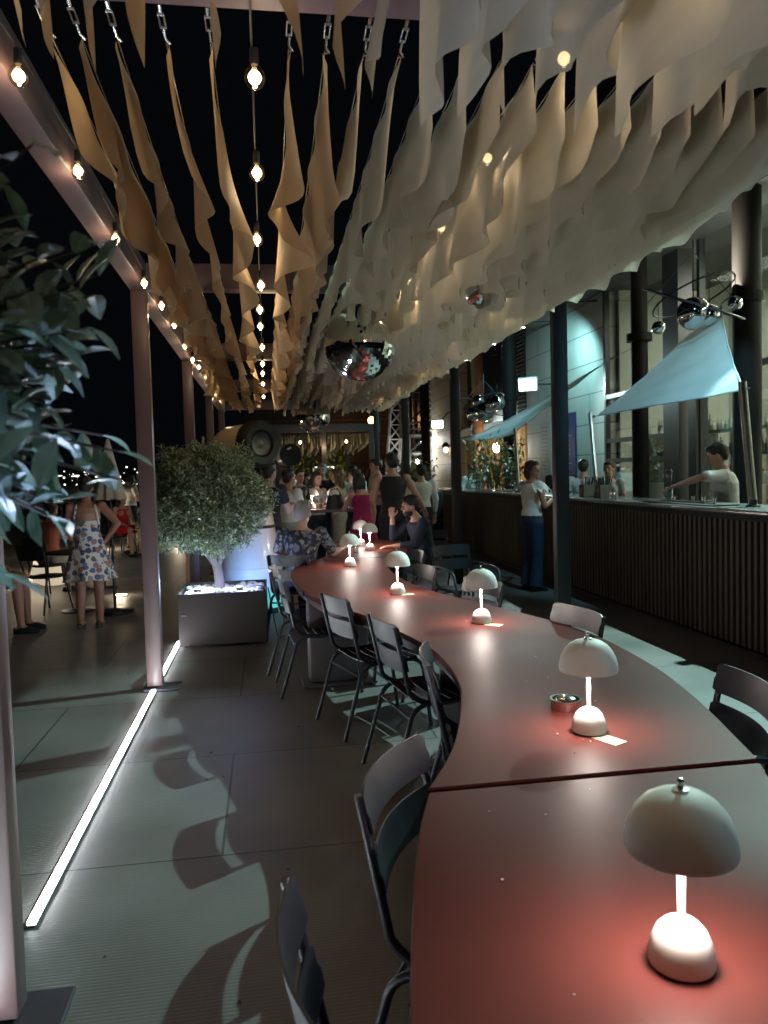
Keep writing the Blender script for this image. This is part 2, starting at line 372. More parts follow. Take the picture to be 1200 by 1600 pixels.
# ---------------------------------------------------------------- mirror balls
def mirror_ball(name,c,r,label,cat='mirror ball',group=None,rings=40,top=3.0,parent=None):
    m=MB(); c=Vector(c); rnd=random.Random(int(r*1000)+int(c.y*10)); g=0.94
    for i in range(rings):
        t0=PI*i/rings; t1=PI*(i+1)/rings; tm=(t0+t1)/2; n=max(6,int(2*rings*math.sin(tm)))
        for k in range(n):
            q0=2*PI*(k+0.03)/n; q1=2*PI*(k+0.97)/n
            ps=[Vector((math.sin(t)*math.cos(q),math.sin(t)*math.sin(q),math.cos(t))) for t,q in ((t0,q0),(t1,q0),(t1,q1),(t0,q1))]
            ctr=sum(ps,Vector())/4; nn=(ctr.normalized()+Vector((rnd.gauss(0,.018),rnd.gauss(0,.018),rnd.gauss(0,.018)))).normalized()
            ps=[ctr+(p-ctr)-nn*((p-ctr).dot(nn)) for p in ps]
            m.add([p*r for p in ps],[(0,1,2,3)])
    if parent is None:
        t=thing(name,c,label,cat,group)
    else: t=parent
    off=Vector((0,0,0)) if parent is None else c
    def sh(mm):
        mm.v=[tuple(Vector(v)+off) for v in mm.v]; return mm
    core=sh(MB().ell((0,0,0),(r*0.985,)*3,24,16)).build('ball_core',M_black,t,smooth=True)
    mo=sh(m).build('mirror_tiles',M_mirror,t,weld=False)
    sh(MB().tube([(0,0,r),(0,0,top-c.z)],0.004,5).lathe([(0.03,r-0.004),(0.03,r+0.015),(0.008,r+0.04)],(0,0,0),12)).build('hanger',M_dark,t)
    return t
mirror_ball('mirror_ball',BALLS[0][0],0.25,'large mirror ball hanging low through the streamers over the table','mirror ball','mirror balls under the pergola')
mirror_ball('mirror_ball',BALLS[1][0],0.25,'mirror ball farther down the pergola, only its lower half showing','mirror ball','mirror balls under the pergola')
mirror_ball('mirror_ball',BALLS[2][0],0.125,'small brown mirror ball tucked up among the sand coloured streamers','mirror ball','mirror balls under the pergola',26)
# ---------------------------------------------------------------- table
Ledge=[(0.402,1.990),(0.506,2.196),(0.593,2.427),(0.693,2.772),(0.735,2.97),(0.757,3.216),(0.757,3.536),(0.721,3.791),(0.652,4.109),(0.540,4.574),(0.340,5.124),(0.222,5.756),(0.180,6.30),(0.183,6.643),(0.235,7.095),(0.388,7.57),(0.43,7.64)]
Redge=[(1.372,1.990),(1.426,2.187),(1.485,2.406),(1.539,2.638),(1.601,3.003),(1.628,3.478),(1.605,3.80),(1.547,4.087),(1.475,4.33),(1.40,4.56),(1.325,4.80),(1.235,5.05),(1.145,5.342),(1.075,5.733),(1.045,6.15),(1.045,6.6),(1.09,7.1),(1.165,7.5),(1.20,7.64)]
def resample(pts,n):
    pts=[Vector((p[0],p[1],0)) for p in pts]
    # Catmull-Rom
    out=[]
    ext=[pts[0]*2-pts[1]]+pts+[pts[-1]*2-pts[-2]]
    for i in range(1,len(ext)-2):
        for k in range(8):
            t=k/8; p0,p1,p2,p3=ext[i-1:i+3]
            out.append(0.5*((2*p1)+(-p0+p2)*t+(2*p0-5*p1+4*p2-p3)*t*t+(-p0+3*p1-3*p2+p3)*t**3))
    out.append(ext[-2]); 
    d=[0]
    for a,b in zip(out,out[1:]): d.append(d[-1]+(b-a).length)
    res=[];j=0
    for i in range(n+1):
        s=d[-1]*i/n
        while j<len(d)-2 and d[j+1]<s: j+=1
        t=(s-d[j])/max(1e-9,d[j+1]-d[j]); res.append(out[j].lerp(out[j+1],t))
    return res
def table(label,L,R,legs,n=60):
    t=thing('wavy_table',(0,0,0),label,'table','sections of the long wavy table')
    A=resample(L,n);B=resample(R,n)
    m=MB(); zt,zb=0.75,0.722
    prof=[(0.0,zb),(0.0,zt-0.004),(0.004,zt)]
    vs=[]
    def ring(i):
        a,b=A[i],B[i]; d=(b-a).normalized()
        r=[a.lerp(b,0)+Vector((0,0,zb)), a+Vector((0,0,zt-0.004)), a+d*0.004+Vector((0,0,zt))]
        for q in (0.25,0.5,0.75): r.append(a.lerp(b,q)+Vector((0,0,zt)))
        r+=[b-d*0.004+Vector((0,0,zt)), b+Vector((0,0,zt-0.004)), b+Vector((0,0,zb))]
        return r
    rings=[ring(i) for i in range(n+1)]; m.loft(rings)
    m.build('tabletop',M_table,t,smooth=True)
    # steel rim under the top
    def rim(pl,sg):
        out=[]
        for i in range(n+1):
            a=pl[i]; d=((B[i]-A[i]).normalized())*sg
            out.append([a+d*0.03+Vector((0,0,0.721)),a+d*0.05+Vector((0,0,0.721)),a+d*0.05+Vector((0,0,0.665)),a+d*0.03+Vector((0,0,0.665))])
        return out
    MB().loft(rim(A,1)).loft(rim(B,-1)).build('apron',M_tedge,t)
    for (x,y,rz) in legs:
        MB().box((x,y,0.34),(0.46,0.16,0.64),rz=rz,bev=0.035).box((x,y,0.011),(0.56,0.26,0.018),rz=rz,bev=0.004).build('leg',mat('leg_paint',(0.12,0.10,0.10),0.5),t,smooth=True)
    return t
La=[(0.06,0.0),(0.10,0.5),(0.155,0.95),(0.189,1.128),(0.219,1.281),(0.262,1.479),(0.328,1.746),(0.395,1.957)]
Ra=[(0.98,0.0),(1.02,0.5),(1.09,1.0),(1.15,1.35),(1.24,1.68),(1.300,1.82),(1.355,1.957)]
table('wavy brown table section nearest the camera, carrying the biggest lamp',La,Ra,[(0.72,1.3,0.2),(0.6,0.35,0.1)])
table('longest wavy brown table section in the middle of the row, carrying four lamps',Ledge,Redge,[(1.02,2.5,0.3),(1.12,4.0,-0.25),(0.50,5.85,0.05),(0.78,7.2,0.3)],110)
Lc=[(0.45,7.665),(0.531,7.81),(0.668,8.351),(0.755,8.922),(0.80,9.45),(0.90,9.72),(1.10,9.80)]
Rc=[(1.215,7.665),(1.36,7.84),(1.502,8.062),(1.601,8.543),(1.632,9.05),(1.56,9.50),(1.40,9.72)]
table('far rounded end section of the wavy brown table beside the bearded man',Lc,Rc,[(1.05,8.2,0.2),(1.2,9.2,-0.1)],40)
# ---------------------------------------------------------------- table lamps
def make_lamp(loc,label,light_e=LAMP_E):
    t=thing('table_lamp',loc,label,'lamp','white dome table lamps')
    MB().lathe([(0.0540,0.0),(0.0555,0.004),(0.0545,0.02),(0.050,0.038),(0.042,0.055),(0.031,0.067),(0.018,0.074),(0.0085,0.077)],(0,0,0.004),40).build('base',M_cream,t,smooth=True)
    MB().lathe([(0.050,0),(0.052,0.001),(0.052,0.004)],(0,0,0),32).build('base_ring',M_black,t,smooth=True)
    MB().tube([(0,0,0.076),(0,0,0.215)],0.0068,16).build('stem',M_cream,t,smooth=True)
    d=[(0.0915,0.200),(0.0925,0.207),(0.0915,0.222),(0.086,0.244),(0.076,0.265),(0.061,0.283),(0.042,0.295),(0.022,0.301),(0.0004,0.303)]
    inn=[(0.0004,0.300),(0.022,0.298),(0.041,0.292),(0.060,0.280),(0.0745,0.263),(0.0845,0.243),(0.090,0.222),(0.0908,0.207),(0.0915,0.200)]
    MB().lathe(d,(0,0,0),48).lathe(inn,(0,0,0),48).build('shade',M_cream,t,smooth=True)
    MB().lathe([(0.0004,0.188),(0.018,0.190),(0.032,0.198),(0.040,0.210),(0.042,0.222),(0.0404,0.222)],(0,0,0),28).build('diffuser',emat('lamp_diffuser',(1.0,0.93,0.85),5.0),t,smooth=True)
    MB().lathe([(0.0135,0.3015),(0.0135,0.305),(0.006,0.307),(0.0045,0.314),(0.0062,0.318),(0.004,0.323),(0.0003,0.324)],(0,0,0),18).build('knob',M_steel,t,smooth=True)
    light('lamp_light','POINT',(0,0,0.165),light_e,LAMP_COL,t,shadow_soft_size=0.028)
    return t
lamp0=make_lamp((0.672,1.182,0.75),'biggest looking dome lamp, on the nearest table section')
LP=[((1.000,2.312),'dome lamp with the steel ashtray right behind its stem'),((1.160,4.125),'dome lamp in the middle of the table with a paper card at its base'),((0.882,5.28),'dome lamp at the narrow waist of the wavy table'),((0.733,7.0),'dome lamp at the left bulge of the table nearest the floral shirt man'),((1.102,8.381),'dome lamp on the far table section in front of its twin'),((1.075,8.98),'farthest dome lamp on the wavy table, left of its twin')]
for p,l in LP: dup(lamp0,(p[0],p[1],0.75),random.uniform(0,6),l)
# paper cards and ashtray
def card(loc,rz,label):
    t=thing('paper_card',loc,label,'card','small paper cards by the lamps',rz)
    MB().box((0,0,0.0008),(0.095,0.055,0.0008)).build('sheet',mat('card_paper',(0.72,0.62,0.38),0.7),t)
    m=MB()
    for k in range(4): m.box((-0.006+0.004*(k%2),0.017-0.011*k,0.0014),(0.05-0.012*(k%2),0.003,0.0003))
    m.box((0.037,0,0.0014),(0.006,0.03,0.0003)); m.build('print',mat('card_ink',(0.06,0.05,0.04),0.7),t)
card((1.028,2.228,0.75),-1.1,'yellow paper card under the edge of the lamp by the ashtray')
card((1.205,4.05,0.75),-0.7,'paper card tucked under the middle lamp')
card((0.942,5.24,0.75),0.2,'tiny paper card right of the lamp at the table waist')
t=thing('ashtray',(1.02,2.555,0.75),'round polished steel ashtray behind the second dome lamp','ashtray')
MB().lathe([(0.051,0),(0.053,0.003),(0.053,0.031),(0.056,0.033),(0.056,0.037),(0.047,0.037),(0.044,0.030),(0.040,0.012),(0.0004,0.010)],(0,0,0),40).build('bowl',mat('ashtray_steel',(0.75,0.72,0.68),0.16,1.0),t,smooth=True)
MB().lathe([(0.030,0.030),(0.034,0.038),(0.026,0.043),(0.0004,0.046)],(0,0,0),30).build('lid',mat('ashtray_steel',(0.75,0.72,0.68),0.16,1.0),t,smooth=True)
m=MB(); rn=random.Random(31)
for i in range(26):
    y=rn.uniform(1.1,4.5); x=rn.uniform(0.80,1.25) if y>2 else rn.uniform(0.4,0.95); s=rn.uniform(0.0012,0.0028); m.ell((x,y,0.7515),(s*1.5,s,s*0.7),6,4)
tag(m.build('table_crumbs',mat('crumb',(0.6,0.5,0.42),0.8)),'tiny pale crumbs scattered on the brown table top','crumbs',kind='stuff')
# ---------------------------------------------------------------- chairs
def arcpts(a,b,c,n=8):
    a,b,c=Vector(a),Vector(b),Vector(c); return [a*(1-t)**2+2*b*t*(1-t)+c*t*t for t in [i/n for i in range(n+1)]]
def make_chair(arms=False):
    t=thing('bistro_chair',(0,0,0),'chair','chair','dark slatted bistro chairs')
    yb=lambda z:-0.20-0.30*(z-0.44)*(0.28/0.40)
    for s in (-1,1):
        x=s*0.215
        up=[(x,yb(0.835),0.835),(x,yb(0.66),0.66),(x,yb(0.50),0.50)]+[tuple(p) for p in arcpts((x,yb(0.50),0.50),(x,-0.17,0.43),(x,-0.02,0.430),6)][1:]+[(x,0.18,0.437)]
        MB().tube(up,0.0125,10).build('back_post',M_chair,t,smooth=True)
        xo=s*0.232
        leg=[(xo*1.02,-0.33,0.0),(xo,-0.235,0.30)]+[tuple(p) for p in arcpts((xo,-0.215,0.37),(xo,-0.19,0.435),(xo,-0.11,0.44),5)]+[(xo,0.10,0.44)]+[tuple(p) for p in arcpts((xo,0.12,0.44),(xo,0.20,0.435),(xo,0.215,0.37),5)]+[(xo,0.225,0.30),(xo*1.02,0.26,0.0)]
        mid=len(leg)//2
        MB().tube(leg[:mid+1],0.0125,10).build('leg',M_chair,t,smooth=True)
        MB().tube(leg[mid:],0.0125,10).build('leg',M_chair,t,smooth=True)
        if arms:
            a=[(xo,yb(0.64),0.64)]+[tuple(p) for p in arcpts((xo*1.08,-0.16,0.655),(xo*1.15,0.15,0.66),(xo*1.12,0.20,0.60),6)]+[(xo*1.05,0.235,0.42)]
            MB().tube(a,0.0125,10).build('armrest',M_chair,t,smooth=True)
    def slat(z0,z1):
        def fn(u,v):
            x=(u-0.5)*0.452; z=z0+(z1-z0)*v; bow=0.044*(1-(2*(u-0.5))**2)
            ez=0.012*(max(0,abs(2*u-1)-0.9)/0.1)**2*(1 if v<0.5 else -1)
            return (x,yb(z)+0.014-bow,z+ez)
        return fn
    for i,(z0,z1) in enumerate(((0.737,0.845),(0.598,0.705))):
        MB().grid(slat(z0,z1),18,3).build('back_slat',M_chair,t,smooth=True,solid=0.006)
    m=MB()
    for k in range(7):
        y=-0.155+0.062*k; zz=0.452-0.010*math.cos((k-3)/3*1.3)
        m.grid(lambda u,v:((u-0.5)*0.43,y+(v-0.5)*0.05,zz+0.010*(2*u-1)**2),10,1)
    o=m.build('seat',M_chair,t,smooth=True,weld=False,solid=0.006)
    MB().tube([(-0.215,0.02,0.425),(0.215,0.02,0.425)],0.009,8).tube([(-0.232,-0.215,0.37),(0.232,-0.215,0.37)],0.008,8).build('crossbar',M_chair,t,smooth=True)
    return t
ch0=make_chair(); ch1=make_chair(True)
used=[False,False]
def chair(x,y,face,label,arms=False,off=0.285):
    """x,y = middle of the back's top; face = direction the sitter looks, degrees from +X"""
    a=math.radians(face); rz=a-PI/2
    px=x+math.cos(a)*off; py=y+math.sin(a)*off; k=1 if arms else 0; src=(ch0,ch1)[k]
    if not used[k]:
        used[k]=True; src.location=(px,py,0); src.rotation_euler=(0,0,rz); src['label']=label; return src
    return dup(src,(px,py,0),rz,label)
chair(0.02,1.22,3,'bistro chair at the lower edge of the picture, seen almost edge on')
chair(0.297,1.972,-30,'bistro chair turned beside the seam of the nearest table sections')
chair(0.640,3.14,-10,'bistro chair tucked tight into the inward curve of the table, nearly edge on')
chair(0.560,3.92,10,'third bistro chair of the left side, just beyond the one in the inward curve')
chair(0.385,4.75,17,'bistro chair with pale lit back slats at the middle of the left row')
chair(0.08,5.72,4,'bistro chair standing farther out left, in front of its overlapped neighbour')
chair(0.02,6.40,-4,'bistro chair half hidden behind its neighbour near the planter')
chair(0.16,7.30,60,'bistro chair under the floral shirt man',off=0.30)
chair(1.66,2.44,172,'dark bistro chair cut by the right edge of the picture',True)
chair(1.64,3.90,192,'bistro chair tucked at the right bulge of the table',True)
chair(1.475,5.16,200,'bistro chair whose back rises behind the middle lamp',False)
chair(1.25,6.04,190,'mauve looking bistro chair close to the narrow waist of the table',False)
chair(1.83,7.64,288,'armchair style bistro chair standing free by the pergola post',True)
chair(2.08,9.70,284,'armchair style bistro chair nearest the bearded man',True)
chair(1.42,7.30,190,'bistro chair half hidden behind the lamp at the table waist',False)
# ---------------------------------------------------------------- LED strip in the floor
t=thing('led_floor_strip',(-0.895,2.87,0),'glowing white light strip set along the terrace floor','floor light')
for (a,b) in ((2.85,5.93),(6.07,7.62),(0.3,2.44)):
    MB().box((0,(a+b)/2-2.87,0.006),(0.040,b-a,0.010)).build('channel',M_steel,t)
    MB().box((0,(a+b)/2-2.87,0.0135),(0.027,b-a-0.02,0.012),bev=0.003).build('diffuser',emat('led_glow',(0.90,0.96,1.0),80.0),t)
# ---------------------------------------------------------------- people
def nrm(v): return v.normalized() if v.length>1e-9 else Vector((0,0,1))
def capsule(m,a,ra,b,rb,seg=12,mid=None):
    a,b=Vector(a),Vector(b)
    pts=[a,b];rs=[ra,rb]
    if mid:
        pts=[a,a.lerp(b,mid[0]),b]; rs=[ra,mid[1],rb]
    m.tube(pts,rs,seg); m.ell(a,(ra*1.0,)*3,seg,8); m.ell(b,(rb*1.0,)*3,seg,8)
def remesh(m,voxel,name,mt,parent,smooth_it=4):
    me=bpy.data.meshes.new(name); me.from_pydata(m.v,[],m.f)
    bm=bmesh.new(); bm.from_mesh(me); bmesh.ops.remove_doubles(bm,verts=bm.verts,dist=1e-6); bmesh.ops.recalc_face_normals(bm,faces=bm.faces); bm.to_mesh(me); bm.free()
    o=bpy.data.objects.new(name,me); C.objects.link(o)
    r=o.modifiers.new('r','REMESH'); r.mode='VOXEL'; r.voxel_size=voxel
    s=o.modifiers.new('s','SMOOTH'); s.iterations=smooth_it; s.factor=0.5
    dg=bpy.context.evaluated_depsgraph_get(); dg.update()
    ev=bpy.data.meshes.new_from_object(o.evaluated_get(dg)); o.modifiers.clear(); o.data=ev
    for p in ev.polygons: p.use_smooth=True
    ev.materials.clear(); ev.materials.append(mt)
    if parent is not None: o.parent=parent
    return o
SK={'fair':mat('skin_fair',(0.46,0.27,0.20),0.5,noise_amt=0.06),'tan':mat('skin_tan',(0.36,0.18,0.12),0.5,noise_amt=0.06),'dark':mat('skin_brown',(0.16,0.085,0.06),0.5)}
HM={'black':mat('hair_black',(0.012,0.010,0.010),0.5,bump=0.5,bscale=150,stretch=(1,1,0.15)),'brown':mat('hair_brown',(0.055,0.03,0.018),0.5,bump=0.5,bscale=150,stretch=(1,1,0.15)),'blond':mat('hair_blond',(0.25,0.16,0.08),0.5,bump=0.5,bscale=150,stretch=(1,1,0.15)),'grey':mat('hair_grey',(0.22,0.2,0.2),0.6)}
def person(loc,rz,label,h=1.70,sit=False,lean=0.0,side=0.0,head_yaw=0.0,head_pitch=0.0,skin='fair',hair=('black','short'),arms=None,top=None,bottom=None,dress=None,shoes=M_black,female=False,legs=None,voxel=0.012,beard=None,sleeve=0.5,group=None,seat=0.46,watch=False):
    """local frame: faces +Y, ground at z=0, proportions for 1.70 m"""
    k=h/1.70; t=thing('person',loc,label,'person',group,rz)
    sw=0.165 if female else 0.195
    if sit: pel=Vector((0,0,(seat+0.09)/k))
    else: pel=Vector((0,0,0.92))
    up=Vector((math.sin(side),math.sin(lean)*math.cos(side),math.cos(lean)*math.cos(side))).normalized()
    X=Vector((1,0,0)); X=(X-up*X.dot(up)).normalized(); Yv=up.cross(X)
    def T(a,b,c): return pel+X*a+Yv*b+up*c
    neck=T(0,-0.01,0.53); hc=T(0,0.03,0.665)
    sh=[T(-sw,0,0.46),T(sw,0,0.46)]
    hips=[pel+Vector((-0.09,0,-0.02)),pel+Vector((0.09,0,-0.02))]
    if sit:
        kn=[Vector((-0.12,0.43,pel.z+0.02)),Vector((0.12,0.43,pel.z+0.02))]; an=[Vector((-0.12,0.46,0.085)),Vector((0.12,0.46,0.085))]
    else:
        kn=[Vector((-0.095,0.02,0.49)),Vector((0.095,0.02,0.49))]; an=[Vector((-0.10,-0.02,0.085)),Vector((0.10,-0.02,0.085))]
    if legs: kn=[Vector(q) for q in legs[0]]; an=[Vector(q) for q in legs[1]]
    el=[];wr=[]
    A=arms or ('down','down')
    for i,s in ((0,-1),(1,1)):
        a=A[i]
        if a=='down': e=sh[i]+Vector((s*0.05,-0.02,-0.27)); w_=e+Vector((s*0.01,0.07,-0.24))
        elif a=='hold': e=sh[i]+Vector((s*0.06,0.05,-0.26)); w_=e+Vector((-s*0.12,0.20,0.06))
        elif a=='table': e=sh[i]+Vector((s*0.06,0.14,-0.22)); w_=e+Vector((-s*0.04,0.24,-0.01))
        elif a=='hip': e=sh[i]+Vector((s*0.17,-0.08,-0.20)); w_=e+Vector((-s*0.13,0.10,-0.18))
        elif a=='lap': e=sh[i]+Vector((s*0.05,0.06,-0.26)); w_=e+Vector((-s*0.08,0.21,-0.08))
        elif a=='face': e=sh[i]+Vector((s*0.06,0.20,-0.17)); w_=e+Vector((-s*0.08,0.04,0.23))
        else: e=Vector(a[0])/1; w_=Vector(a[1])/1
        el.append(e);wr.append(w_)
    def ering(c,ax,ay,rx,ry,n=20,pw=1.0): return [c+ax*(rx*math.cos(2*PI*j/n))+ay*(ry*math.sin(2*PI*j/n)) for j in range(n)]
    hipw=0.155 if not female else 0.165; wst=0.128 if not female else 0.115
    prof=[(-0.07,hipw*0.85,0.10),(0.0,hipw,0.115),(0.08,hipw*0.95,0.11),(0.18,wst,0.095),(0.28,wst*1.10,0.105),(0.38,sw*0.90,0.115),(0.45,sw*0.92,0.095),(0.49,sw*0.62,0.072),(0.52,0.062,0.058)]
    def torso(m,g=0.0,lo=0,hi=9):
        m.loft([ering(T(0,0,c),X,Yv,rx+g,ry+g) for (c,rx,ry) in prof[lo:hi]])
        if hi>=8 and lo<5:
            if female: 
                for s in (-1,1): m.ell(T(s*0.075,0.085,0.36),(0.062+g,0.055+g,0.06+g),12,8)
        for i in (0,1):
            if hi>=8 and not (g>0 and sleeve==0): m.ell(sh[i],(0.058+g,)*3,12,8)
    b=MB(); torso(b)
    for i,s in ((0,-1),(1,1)):
        capsule(b,hips[i],0.088,kn[i],0.058,mid=(0.35,0.080)); capsule(b,kn[i],0.056,an[i],0.036,mid=(0.32,0.056))
        f=an[i]; b.tube([f+Vector((0,-0.045,-0.045)),f+Vector((0,0.03,-0.04)),f+Vector((0,0.11,-0.058)),f+Vector((0,0.15,-0.066))],[0.036,0.040,0.032,0.016],10); b.ell(f+Vector((0,-0.04,-0.045)),(0.036,0.034,0.036),10,6)
        capsule(b,sh[i],0.050,el[i],0.038,mid=(0.35,0.048)); capsule(b,el[i],0.038,wr[i],0.025,mid=(0.3,0.037))
        d=nrm(wr[i]-el[i]); sd=nrm(d.cross(Vector((0,0,1)))) if abs(d.z)<0.95 else Vector((1,0,0)); nn=d.cross(sd)
        Mx=Matrix((sd,d,nn)).transposed(); b.ell(wr[i]+d*0.045,(0.040,0.052,0.018),12,8,Mx)
        for q in range(4):
            L=(0.068,0.078,0.074,0.058)[q]; o=wr[i]+d*0.085+sd*(-0.030+0.020*q)
            b.tube([o,o+d*L*0.5-nn*0.004*s,o+d*L*0.85-Vector((0,0,0.02)),o+d*L-Vector((0,0,0.035))],[0.0098,0.0090,0.0085,0.0065],7)
        b.tube([wr[i]+d*0.03+sd*(-s*0.035),wr[i]+d*0.065+sd*(-s*0.062),wr[i]+d*0.095+sd*(-s*0.066)],[0.013,0.011,0.008],7)
    capsule(b,neck-up*0.03,0.055,hc-up*0.06,0.050)
    R=Matrix.Rotation(head_yaw,3,'Z')@Matrix.Rotation(head_pitch,3,'X')
    H=lambda x,y,z: hc+R@Vector((x,y,z))
    b.ell(H(0,-0.008,0.018),(0.076,0.094,0.100),18,12,R); b.ell(H(0,0.022,-0.048),(0.057,0.064,0.062),14,10,R); b.ell(H(0,0.052,-0.088),(0.026,0.024,0.020),10,6,R)
    b.tube([H(0,0.082,0.022),H(0,0.094,-0.002),H(0,0.105,-0.020)],[0.009,0.011,0.014],8); b.ell(H(0,0.098,-0.022),(0.017,0.013,0.010),10,6,R)
    b.ell(H(0,0.083,-0.053),(0.026,0.010,0.010),10,6,R)
    for s in (-1,1): b.ell(H(s*0.077,-0.005,-0.008),(0.010,0.020,0.031),8,8,R); b.ell(H(s*0.031,0.078,0.034),(0.022,0.012,0.008),8,6,R)
    def fin(m,name,mt,vx=None,sm=4):
        m.v=[tuple(Vector(v)*k) for v in m.v]; return remesh(m,vx or voxel,name,mt,t,sm)
    fin(b,'body',SK[skin],voxel*0.72)
    # eyes and mouth
    e=MB()
    for s in (-1,1): e.ell(H(s*0.030,0.081,0.010)*k,(0.013*k,0.007*k,0.0065*k),10,6,R)
    e.build('eyes',mat('eye_dark',(0.03,0.02,0.02),0.2),t,smooth=True)
    e=MB(); e.ell(H(0,0.091,-0.053)*k,(0.020*k,0.004*k,0.005*k),10,6,R); e.build('lips',mat('lip',(0.25,0.07,0.07),0.4),t,smooth=True)
    # hair
    hcn,hs=hair
    if hs!='bald':
        m=MB(); m.ell(H(0,-0.024,0.038),(0.087,0.098,0.098),16,12,R)
        m.ell(H(0,0.03,0.088),(0.068,0.055,0.038),12,8,R)
        if hs=='short': m.ell(H(0,-0.055,-0.005),(0.078,0.055,0.070),12,8,R)
        if hs=='bob' or hs=='long':
            m.ell(H(0,-0.06,-0.03),(0.090,0.062,0.11),12,8,R)
            for s in (-1,1): capsule(m,H(s*0.075,0.0,0.03),0.028,H(s*0.080,-0.01,-0.10),0.028)
        if hs=='long':
            for s in (-1,-0.5,0,0.5,1): m.tube([H(s*0.06,-0.07,0),H(s*0.075,-0.09,-0.14),H(s*0.085,-0.10+0.02*abs(s),-0.28),H(s*0.07,-0.095,-0.36)],[0.04,0.038,0.032,0.012],8)
        if hs=='bun': m.ell(H(0,-0.09,0.09),(0.045,0.045,0.042),12,8,R); m.ell(H(0,-0.055,0.0),(0.074,0.05,0.07),12,8,R)
        # random locks
        rn=random.Random(int(loc[0]*100+loc[1]*10))
        for _ in range(14):
            a=rn.uniform(0,6.28); zz=rn.uniform(0.02,0.11); m.ell(H(0.066*math.cos(a),-0.025+0.07*math.sin(a) if math.sin(a)<0.5 else 0.03,zz),(0.022,0.022,0.02),7,5)
        fin(m,'hair',HM[hcn],0.009,2)
    if beard:
        m=MB(); m.ell(H(0,0.030,-0.068),(0.062,0.062,0.052),14,8,R); fin(m,'beard',HM[beard],0.009,2)
    if top:
        m=MB(); torso(m,0.014,1,8)
        if sleeve>0:
            for i in (0,1):
                e_=sh[i].lerp(el[i],min(1,sleeve)); capsule(m,sh[i],0.064,e_,0.056)
                if sleeve>1: capsule(m,el[i],0.052,el[i].lerp(wr[i],sleeve-1),0.038)
        fin(m,top[0],top[1],voxel)
    if bottom:
        m=MB(); m.loft([ering(T(0,0,c),X,Yv,rx+0.016,ry+0.016) for (c,rx,ry) in prof[0:3]])
        ln=bottom[2] if len(bottom)>2 else 2.0; fl=bottom[3] if len(bottom)>3 else 0.0
        for i in (0,1):
            k1=hips[i].lerp(kn[i],min(1,ln)); capsule(m,hips[i],0.104,k1,0.078 if ln>=1 else 0.088)
            if ln>1: 
                q=kn[i].lerp(an[i],ln-1); m.tube([kn[i],kn[i].lerp(q,0.5),q-Vector((0,0,0.02))],[0.074,0.066+fl*0.4,0.058+fl],12)
        fin(m,bottom[0],bottom[1],voxel)
    if dress:
        nm,mt,hem,flare,bare=dress   # hem height (m), flare radius, bare back
        m=MB()
        wz=0.17; n=44; rings=[]
        zs=[T(0,0,0.30).z if not bare else T(0,0,0.24).z]
        top_=T(0,0,0.44 if not bare else 0.30)
        if not sit:
            secs=[(top_,sw*0.86,0.118),(T(0,0,0.20),wst+0.02,0.112),(T(0,0,0.12),wst+0.035,0.125)]
            zz=T(0,0,0.12).z
            for j in range(1,9):
                f_=j/8; secs.append((Vector((0,0,zz+(hem-zz)*f_)),wst+0.035+(flare-wst-0.035)*f_**0.9,0.125+(flare*0.85-0.125)*f_**0.9))
            for j,(c,rx,ry) in enumerate(secs):
                f_=max(0,(j-3)/8); rings.append([c+Vector((math.cos(2*PI*q/n)*rx*(1+0.11*f_*math.sin(q*7*2*PI/n+1)),math.sin(2*PI*q/n)*ry*(1+0.11*f_*math.sin(q*7*2*PI/n+1)),0.012*f_*math.sin(q*3*2*PI/n))) for q in range(n)])
            m.loft(rings,cap=False)
        m.v=[tuple(Vector(v)*k) for v in m.v]
        if not sit:
            m.build(nm,mt,t,smooth=True,auto=False)
        if not bare or sit:
            m2=MB(); torso(m2,0.012,1,7)
            if sit:
                for i in (0,1): capsule(m2,hips[i],0.105,hips[i].lerp(kn[i],0.85),0.085)
            fin(m2,'bodice' if not sit else nm,mt)
        else:
            m3=MB()
            for s in (-1,1):
                m3.tube([T(s*0.135,-0.06,0.24),T(s*0.120,-0.075,0.36),T(s*0.10,-0.075,0.47),T(s*0.09,0.0,0.505),T(s*0.09,0.09,0.42),T(s*0.09,0.11,0.30)],0.014,8)
            m3.loft([[T(0,0,c)+X*(rx*math.cos(a))+Yv*(ry*math.sin(a)) for a in [PI*(-0.06+1.12*q/16) for q in range(17)]] for (c,rx,ry) in ((0.24,wst+0.02,0.118),(0.34,0.15,0.135),(0.42,0.13,0.125))],cap=False)
            m3.v=[tuple(Vector(v)*k) for v in m3.v]; m3.build('bodice',mt,t,smooth=True,solid=0.006)
    if shoes:
        for i in (0,1):
            f=an[i]; m=MB()
            m.tube([f+Vector((0,-0.07,-0.052)),f+Vector((0,0.0,-0.048)),f+Vector((0,0.10,-0.058)),f+Vector((0,0.17,-0.066))],[0.030,0.045,0.042,0.020],12); m.box(f+Vector((0,0.05,-0.076)),(0.078,0.25,0.016),bev=0.007)
            m.v=[tuple(Vector(v)*k) for v in m.v]; m.build('shoe',shoes,t,smooth=True)
    if watch:
        i=1; d=nrm(wr[i]-el[i]); m=MB(); m.tube([wr[i]*k-d*0.015,wr[i]*k+d*0.01],0.031,14); m.build('watch',M_black,t,smooth=True)
    t['w']=0; del t['w']
    return t,(el,wr,sh,hc,k)
W=lambda n,c,r=0.8,**q: mat(n,c,r,bump=0.9,bscale=13,**q)
